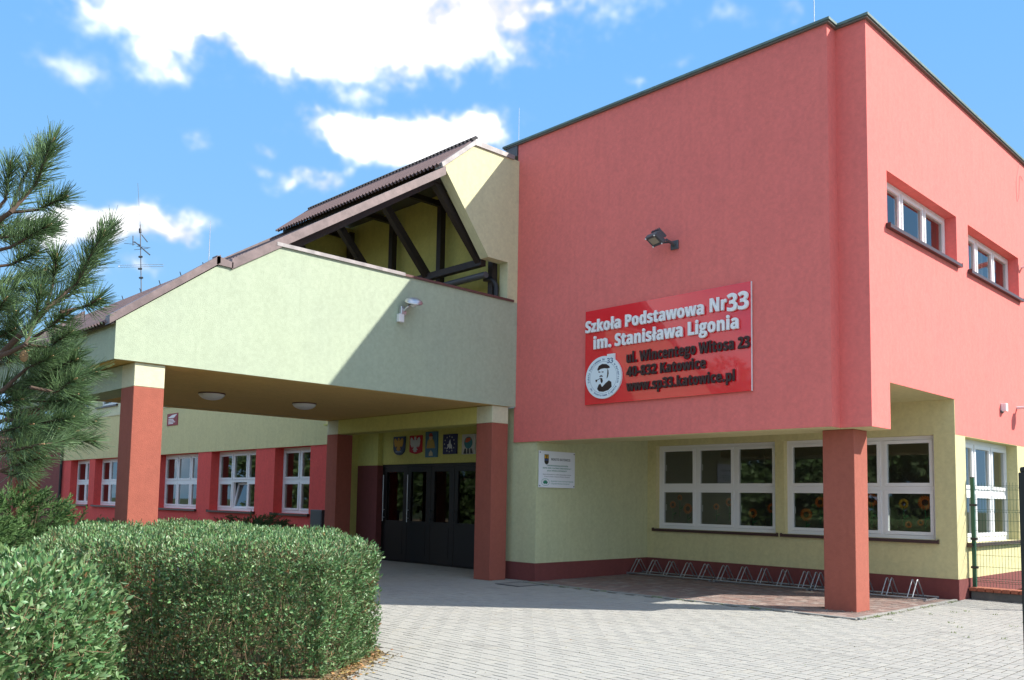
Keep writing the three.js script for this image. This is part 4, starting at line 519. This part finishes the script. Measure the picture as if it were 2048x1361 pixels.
// black pine reaching in beside the hedges
{
  const R = rng(101), fwd = new THREE.Vector3(-Math.sin(0.7968), 0, -Math.cos(0.7968)), rt = new THREE.Vector3(Math.cos(0.7968), 0, -Math.sin(0.7968)); const plan = (d, l, h) => camPos.clone().setY(h).addScaledVector(fwd, d).addScaledVector(rt, l);
  const foot = plan(5.9, -4.55, 0), pine = thing('pine_tree', 'black pine with long needles beside the canopy', 'tree', foot); const needles = new Bunch(), wood = [], buds = [];
  const trunkTop = foot.clone().add(new THREE.Vector3(0.15, 4.3, 0.1)); part(pine, 'trunk', [rod(foot, foot.clone().lerp(trunkTop, 0.5), 0.11, 0.075, 10), rod(foot.clone().lerp(trunkTop, 0.5), trunkTop, 0.075, 0.02, 10)], mat(0.10, 0.065, 0.045, 0.95, { map: soilTex }));
  const px = (x, y, dep) => { const d = rayOf(x, y); const f = d.dot(new THREE.Vector3(0, 0, -1).transformDirection(camera.matrixWorld)); return camPos.clone().addScaledVector(d, dep / f); };
  const nLen = 0.158;
  function foliage(a, b, den = 1, open = 1) { const d = new THREE.Vector3().subVectors(b, a), l = d.length(); d.normalize(); const n = Math.floor(l * 900 * den); for (let i = 0; i < n; i++) { const t = Math.pow(R(), 0.9), p = a.clone().addScaledVector(d, l * t), s = new THREE.Vector3().crossVectors(d, vrand(R).normalize()).normalize(), ang = open * (0.46 + 0.50 * (1 - t) + 0.36 * (R() - 0.5)), nd = d.clone().multiplyScalar(Math.cos(ang)).addScaledVector(s, Math.sin(ang)).addScaledVector(Y, 0.06).normalize(), L = nLen * (0.72 + 0.4 * R()) * (1 - 0.15 * t), k = 0.45 + 1.0 * R(); needles.add(p, nd, R() * 6, new THREE.Vector3(1, L, 1), [0.115 * k, 0.195 * k, 0.082 * k]); } buds.push(rod(b, b.clone().addScaledVector(d, 0.03), 0.007, 0.003, 6)); }
  function branch(pts, r0, r1, den = 1) { for (let i = 0; i < pts.length - 1; i++) { const t0 = i / (pts.length - 1), t1 = (i + 1) / (pts.length - 1); wood.push(rod(pts[i], pts[i + 1], r0 + (r1 - r0) * t0, r0 + (r1 - r0) * t1, 7)); } const k = pts.length; foliage(pts[k - 2], pts[k - 1], den); if (k > 3) foliage(pts[k - 3], pts[k - 2], den * 0.6); }
  const B = (list, dep, r0 = 0.014, den = 1) => branch(list.map(([x, y], i) => px(x, y, dep + (i % 2 ? 0.06 : -0.04))), r0, 0.006, den);
  const near = 4.9;
  [ // limbs seen against the sky and the wing, as points of the photograph at their own distance
    [[[-260, 520], [-60, 480], [20, 425], [70, 370], [104, 285]], 0.02], [[[20, 425], [75, 420], [128, 395]], 0.01], [[[-60, 480], [10, 400], [20, 330]], 0.012], [[[-80, 520], [20, 495], [95, 452]], 0.012], [[[-60, 540], [20, 530], [70, 505]], 0.01], [[[20, 425], [40, 370], [60, 330], [85, 300]], 0.01],
    [[[-200, 760], [-10, 720], [90, 620], [150, 570], [205, 470]], 0.022], [[[90, 620], [105, 570], [112, 515]], 0.01], [[[150, 570], [180, 540], [222, 455]], 0.01], [[[120, 625], [165, 615], [195, 600]], 0.01], [[[90, 620], [140, 590], [165, 560]], 0.01],
    [[[-150, 760], [20, 705], [50, 690], [70, 640], [80, 580]], 0.016], [[[50, 690], [90, 660], [130, 630]], 0.012], [[[50, 690], [95, 695], [140, 665]], 0.012], [[[-100, 650], [-20, 640], [10, 600]], 0.012], [[[-30, 730], [20, 690], [30, 630]], 0.012],
    [[[-160, 860], [0, 785], [60, 775], [115, 735], [150, 720]], 0.016], [[[60, 775], [110, 785], [148, 760]], 0.01], [[[0, 785], [50, 740], [100, 715]], 0.012],
    [[[-140, 900], [10, 840], [70, 820], [125, 800], [152, 790]], 0.014], [[[10, 840], [70, 850], [140, 835]], 0.012], [[[-60, 880], [30, 880], [110, 860]], 0.012], [[[-100, 930], [10, 905], [80, 890], [118, 885]], 0.012], [[[-60, 960], [20, 935], [85, 915]], 0.012], [[[-80, 800], [-10, 810], [40, 800]], 0.012], [[[-60, 860], [0, 865], [60, 850]], 0.012], [[[-60, 700], [-10, 680], [25, 660]], 0.012], [[[-30, 930], [20, 950], [60, 945]], 0.012],
  ].forEach(([l, r], i) => B(l, near + ((i * 37) % 11 - 5) * 0.05, r, 1));
  [[-20, 600], [10, 750], [40, 840], [80, 800], [0, 900], [60, 880], [-10, 430], [-30, 500], [30, 790], [90, 850], [110, 820], [20, 860], [60, 740], [100, 760], [-10, 660]].forEach(([x, y], i) => { for (let k = 0; k < 2; k++) { const a = px(x + (R() - 0.5) * 70, y + (R() - 0.5) * 70, near + 0.1 + 0.5 * R()), b = a.clone().addScaledVector(rt, 0.10 + 0.16 * R()).addScaledVector(Y, (R() - 0.35) * 0.22).addScaledVector(fwd, (R() - 0.5) * 0.2); wood.push(rod(a, b, 0.007, 0.005, 6)); foliage(a, b, 0.9); } });
  for (let w = 0; w < 7; w++) for (let k = 0; k < 5; k++) { const a = foot.clone().lerp(trunkTop, 0.22 + w * 0.12), ang = k * 1.257 + w * 0.5, L = 1.5 - w * 0.17, e = a.clone().add(new THREE.Vector3(Math.cos(ang) * L, 0.25 + 0.1 * w, Math.sin(ang) * L)); const q = e.clone().sub(camPos), lat = q.dot(rt), dep = q.dot(fwd); if (lat / dep > -0.66) continue; const m1 = a.clone().lerp(e, 0.55); branch([a, m1, e], 0.025, 0.007, 0.7); for (const o of [-0.5, 0.5]) foliage(m1, m1.clone().add(new THREE.Vector3(Math.cos(ang + o) * 0.35, 0.2, Math.sin(ang + o) * 0.35)), 0.7); }
  part(pine, 'branches', wood, mat(0.085, 0.055, 0.038, 0.9)); const bd = part(pine, 'buds', buds, mat(0.36, 0.22, 0.11, 0.8)); bd.userData.kind = 'stuff';
  needles.build('needles', new THREE.CylinderGeometry(0.0009, 0.0024, 1, 3).translate(0, 0.5, 0), mat(1, 1, 1, 0.36), pine);
  const c = px(47, 712, near - 0.12), cone = part(pine, 'cone', [new THREE.LatheGeometry([[0, -0.035], [0.012, -0.03], [0.020, -0.012], [0.019, 0.008], [0.012, 0.026], [0, 0.034]].map((p) => new THREE.Vector2(...p)), 14).translate(c.x, c.y, c.z)], mat(0.30, 0.19, 0.09, 0.8)); const scales = []; for (let k = 0; k < 60; k++) { const t = k / 60, y = -0.03 + 0.06 * t, r = 0.020 * Math.sin(Math.PI * (0.12 + 0.80 * t)), a = k * 2.4; scales.push(new THREE.SphereGeometry(0.0048, 6, 4).scale(1, 0.6, 1).translate(c.x + r * Math.cos(a), c.y + y, c.z + r * Math.sin(a))); } part(cone, 'scales', scales, mat(0.34, 0.23, 0.12, 0.8));
}
// spreading junipers and a barberry behind the hedge
function juniper(label, u, v, rad, hgt, n, seed, tone) {
  const R = rng(seed), o = thing('juniper_bush', label, 'shrub', P(u, v, 0), 'junipers growing behind the hedge'), tips = new Bunch(), wood = [];
  for (let i = 0; i < n; i++) { const a = R() * 6.283, rr = rad * Math.sqrt(R()), t = rr / rad, top = hgt * (1 - 0.55 * t * t) * (0.75 + 0.35 * R()), lo = R() < 0.4 ? 0.35 + 0.5 * R() : 1, b = P(u + Math.cos(a) * rr, v + Math.sin(a) * rr, top * lo), d = new THREE.Vector3(Math.cos(a) * (0.45 + t), 0.6 - 0.25 * t, -Math.sin(a) * (0.45 + t)).addScaledVector(vrand(R), 0.3).normalize(), L = 0.22 + 0.16 * R(), k = tone * (0.7 + 0.6 * R()); if (i % 6 === 0) wood.push(rod(P(u + (R() - 0.5) * 0.2, v + (R() - 0.5) * 0.2, 0), b, 0.014, 0.004, 5));
    for (let q = 0; q < 26; q++) { const s = q / 26, p = b.clone().addScaledVector(d, L * (s - 0.4)), sd = new THREE.Vector3().crossVectors(d, vrand(R).normalize()).normalize(), nd = d.clone().multiplyScalar(0.8).addScaledVector(sd, 0.65).normalize(), len = (0.09 * (1 - 0.65 * s) + 0.02) * (0.7 + 0.5 * R()); tips.add(p, nd, R() * 6, new THREE.Vector3(1.6, len, 1.6), [0.078 * k, 0.165 * k, 0.036 * k]); } }
  part(o, 'branches', wood, mat(0.12, 0.08, 0.05, 0.9)); tips.build('foliage', new THREE.CylinderGeometry(0.0016, 0.0042, 1, 4).translate(0, 0.5, 0), mat(1, 1, 1, 0.7), o); return o;
}
juniper('tall light green juniper bush beside the pine branches', -0.5, -9.0, 1.1, 1.56, 520, 7, 0.75);
juniper('low green juniper bush between the pine and the broad hedge', 0.7, -9.75, 0.85, 1.25, 300, 8, 0.75);
juniper('small juniper bush in front of the outer canopy pillar', -1.8, -7.9, 0.8, 1.18, 260, 12, 0.8);
juniper('dark low juniper by the red wing wall', -5.2, -3.0, 1.2, 1.12, 340, 9, 0.6);
juniper('dark juniper beside the inner brown pillar', -7.2, -1.6, 0.9, 0.95, 240, 10, 0.55);
{
  const R = rng(66), o = thing('barberry_bush', 'thin dark red barberry twigs against the red wing wall', 'shrub', P(-6.5, -8.2, 0)), lv = new Bunch(), wood = [];
  for (let i = 0; i < 34; i++) { const a = P(-6.5 + (R() - 0.5) * 1.6, -8.2 + (R() - 0.5) * 0.6, 0), b = a.clone().add(new THREE.Vector3((R() - 0.5) * 0.8, 0.85 + 0.62 * R(), (R() - 0.5) * 0.8)); wood.push(rod(a, b, 0.008, 0.003, 5)); for (let k = 0; k < 34; k++) lv.add(a.clone().lerp(b, 0.35 + 0.65 * R()), vrand(R).normalize(), R() * 6, new THREE.Vector3(1.1, 1.1, 1.1), [0.06, 0.022, 0.02]); }
  part(o, 'stems', wood, mat(0.08, 0.04, 0.03, 0.9)); lv.build('leaves', privet, leafMat(1, 1, 1, 0.6, 0.1), o);
}
// trees across the forecourt, seen only as reflections in the panes
{
  const big = leafGeo(0.30, 0.17), lm = leafMat(1, 1, 1, 0.6, 0.2);
  function tree(label, u, v, hgt, rad, seed) { const R = rng(seed), o = thing('linden_tree', label, 'tree', P(u, v, 0), 'trees across the forecourt'), lv = new Bunch(); const top = P(u, v, hgt * 0.8); part(o, 'trunk', [rod(P(u, v, 0), top, 0.2, 0.06, 9), ...Array.from({ length: 9 }, () => { const a = P(u, v, hgt * (0.25 + 0.4 * R())); return rod(a, a.clone().add(new THREE.Vector3((R() - 0.5) * rad * 1.6, hgt * 0.2, (R() - 0.5) * rad * 1.6)), 0.06, 0.02, 6); })], mat(0.10, 0.075, 0.05, 0.95));
    const cl = Array.from({ length: 26 }, () => { const d = vrand(R).normalize(), r = Math.cbrt(R()); return [new THREE.Vector3(u + d.x * rad * r, hgt * 0.54 + d.y * hgt * 0.44 * r, -v + d.z * rad * r), rad * (0.24 + 0.2 * R())]; });
    for (let i = 0; i < 5200; i++) { const [c, r] = cl[i % cl.length], d = vrand(R).normalize(), k = 0.6 + 0.8 * R(); lv.add(c.clone().addScaledVector(d, r * (0.6 + 0.4 * R())), d.clone().addScaledVector(vrand(R), 0.7).normalize(), R() * 6, new THREE.Vector3(1, 1, 1), [0.075 * k, 0.135 * k, 0.035 * k]); } lv.build('crown', big, lm, o); }
  [[-0.4, -15.2, 4.4, 2.0, 'first along the row'], [-5.9, -15.6, 4.4, 2.0, 'third along the row'], [-3.4, -14.5, 4.6, 2.2, 'nearest the pine'], [-8.5, -14, 4.2, 2.2, 'second along the row'], [-14, -13, 4.8, 2.4, 'in the middle of the row'], [-20, -12.5, 4.2, 2.3, 'mirrored in the doors'], [-27, -13, 5, 2.6, 'mirrored in the wing windows'], [-36, -14, 5.5, 3, 'at the far end of the row']].forEach(([u, v, h, q, w], i) => tree(`bushy linden tree across the forecourt, ${w}`, u, v, h, q, 201 + i));
  tree('tall linden tree standing behind the bushy row across the forecourt', -11, -26, 9, 3.6, 230);
}
// litter at the foot of the hedge and weeds in the joints
{
  const R = rng(55), litter = new THREE.Group(); const dry = new Bunch(); for (let i = 0; i < 420; i++) { const t = R(), u = 6.3 - 1.1 * t + (R() - 0.35) * 0.55 * R(), v = -8.45 + 1.4 * t + (R() - 0.6) * 0.5 * R(); dry.add(P(u + 0.05, v, 0.018 + R() * 0.006), new THREE.Vector3(R() - 0.5, 0.06, R() - 0.5).normalize(), R() * 0.3, new THREE.Vector3(0.7, 0.7, 0.7), [0.30 + 0.15 * R(), 0.20 + 0.1 * R(), 0.10]); }
  for (let i = 0; i < 160; i++) { const u = 3 + R() * 8, v = -7 + R() * 6; if (inside(bed, u, v)) continue; dry.add(P(u, v, 0.006), new THREE.Vector3(R() - 0.5, 0.05, R() - 0.5).normalize(), 0, new THREE.Vector3(0.35, 0.35, 0.35), [0.2 + 0.2 * R(), 0.15 + 0.12 * R(), 0.08]); }
  litter.name = 'leaf_litter'; litter.userData = { kind: 'stuff', label: 'dry leaf litter scattered at the foot of the hedge', category: 'litter' }; scene.add(litter); dry.build('dry_leaves', privet, leafMat(1, 1, 1, 0.9, 0), litter);
  const weeds = new THREE.Group(), w = new Bunch(); weeds.name = 'weeds'; weeds.userData = { kind: 'stuff', label: 'small green weeds in the joints along the kerb', category: 'weeds' }; scene.add(weeds);
  const spots = []; for (let i = 0; i < 60; i++) spots.push(R() < 0.5 ? [RED[1] + 0.09 + R() * 0.02, RED[2] + R() * 3.8] : [RED[0] + R() * 6.6, RED[2] - 0.085]); for (let i = 0; i < 14; i++) spots.push([7.5 + R() * 2, -1 + R() * 4]);
  for (const [u, v] of spots) for (let k = 0; k < 9; k++) w.add(P(u + (R() - 0.5) * 0.09, v + (R() - 0.5) * 0.05, 0.0), new THREE.Vector3(R() - 0.5, 0.7, R() - 0.5).normalize(), R() * 6, new THREE.Vector3(0.35, 0.35 + 0.4 * R(), 0.35), [0.20, 0.27, 0.07]); w.build('weed_leaves', privet, leafMat(1, 1, 1, 0.7, 0.2), weeds);
}
{ // grit swept against the kerb and the wall foot
  const R = rng(91), g = new THREE.Group(), b = new Bunch(); g.name = 'grit'; g.userData = { kind: 'stuff', label: 'sand and grit gathered along the kerb and pillar feet', category: 'grit' }; scene.add(g);
  const lines = [[0.65, -0.33, 7.25, -0.33], [7.32, -0.3, 7.32, 3.6], [-0.5, -0.64, 0.05, -0.64], [0.05, -0.64, 0.05, -0.1], [0.05, 0.0, 0.62, 0.0], [6.4, 0.38, 7.0, 0.38], [7.0, 0.4, 7.0, 0.95], [5.4, -6.9, 6.5, -8.5]];
  for (const [a, c, d, e] of lines) { const L = Math.hypot(d - a, e - c); for (let i = 0; i < L * 90; i++) { const t = R(), k = 0.25 + R() * R() * 1.0, q = 0.7 + 0.5 * R(); b.add(P(a + (d - a) * t + (R() - 0.5) * 0.1, c + (e - c) * t + (R() - 0.5) * 0.1, 0.004 + (a > 6.3 && a < 7.1 ? 0.014 : 0)), vrand(R).normalize(), 0, new THREE.Vector3(k, k, k), [0.30 * q, 0.26 * q, 0.20 * q]); } }
  b.build('grains', new THREE.IcosahedronGeometry(0.008, 0), mat(1, 1, 1, 0.95), g);
}
renderer.render(scene, camera);
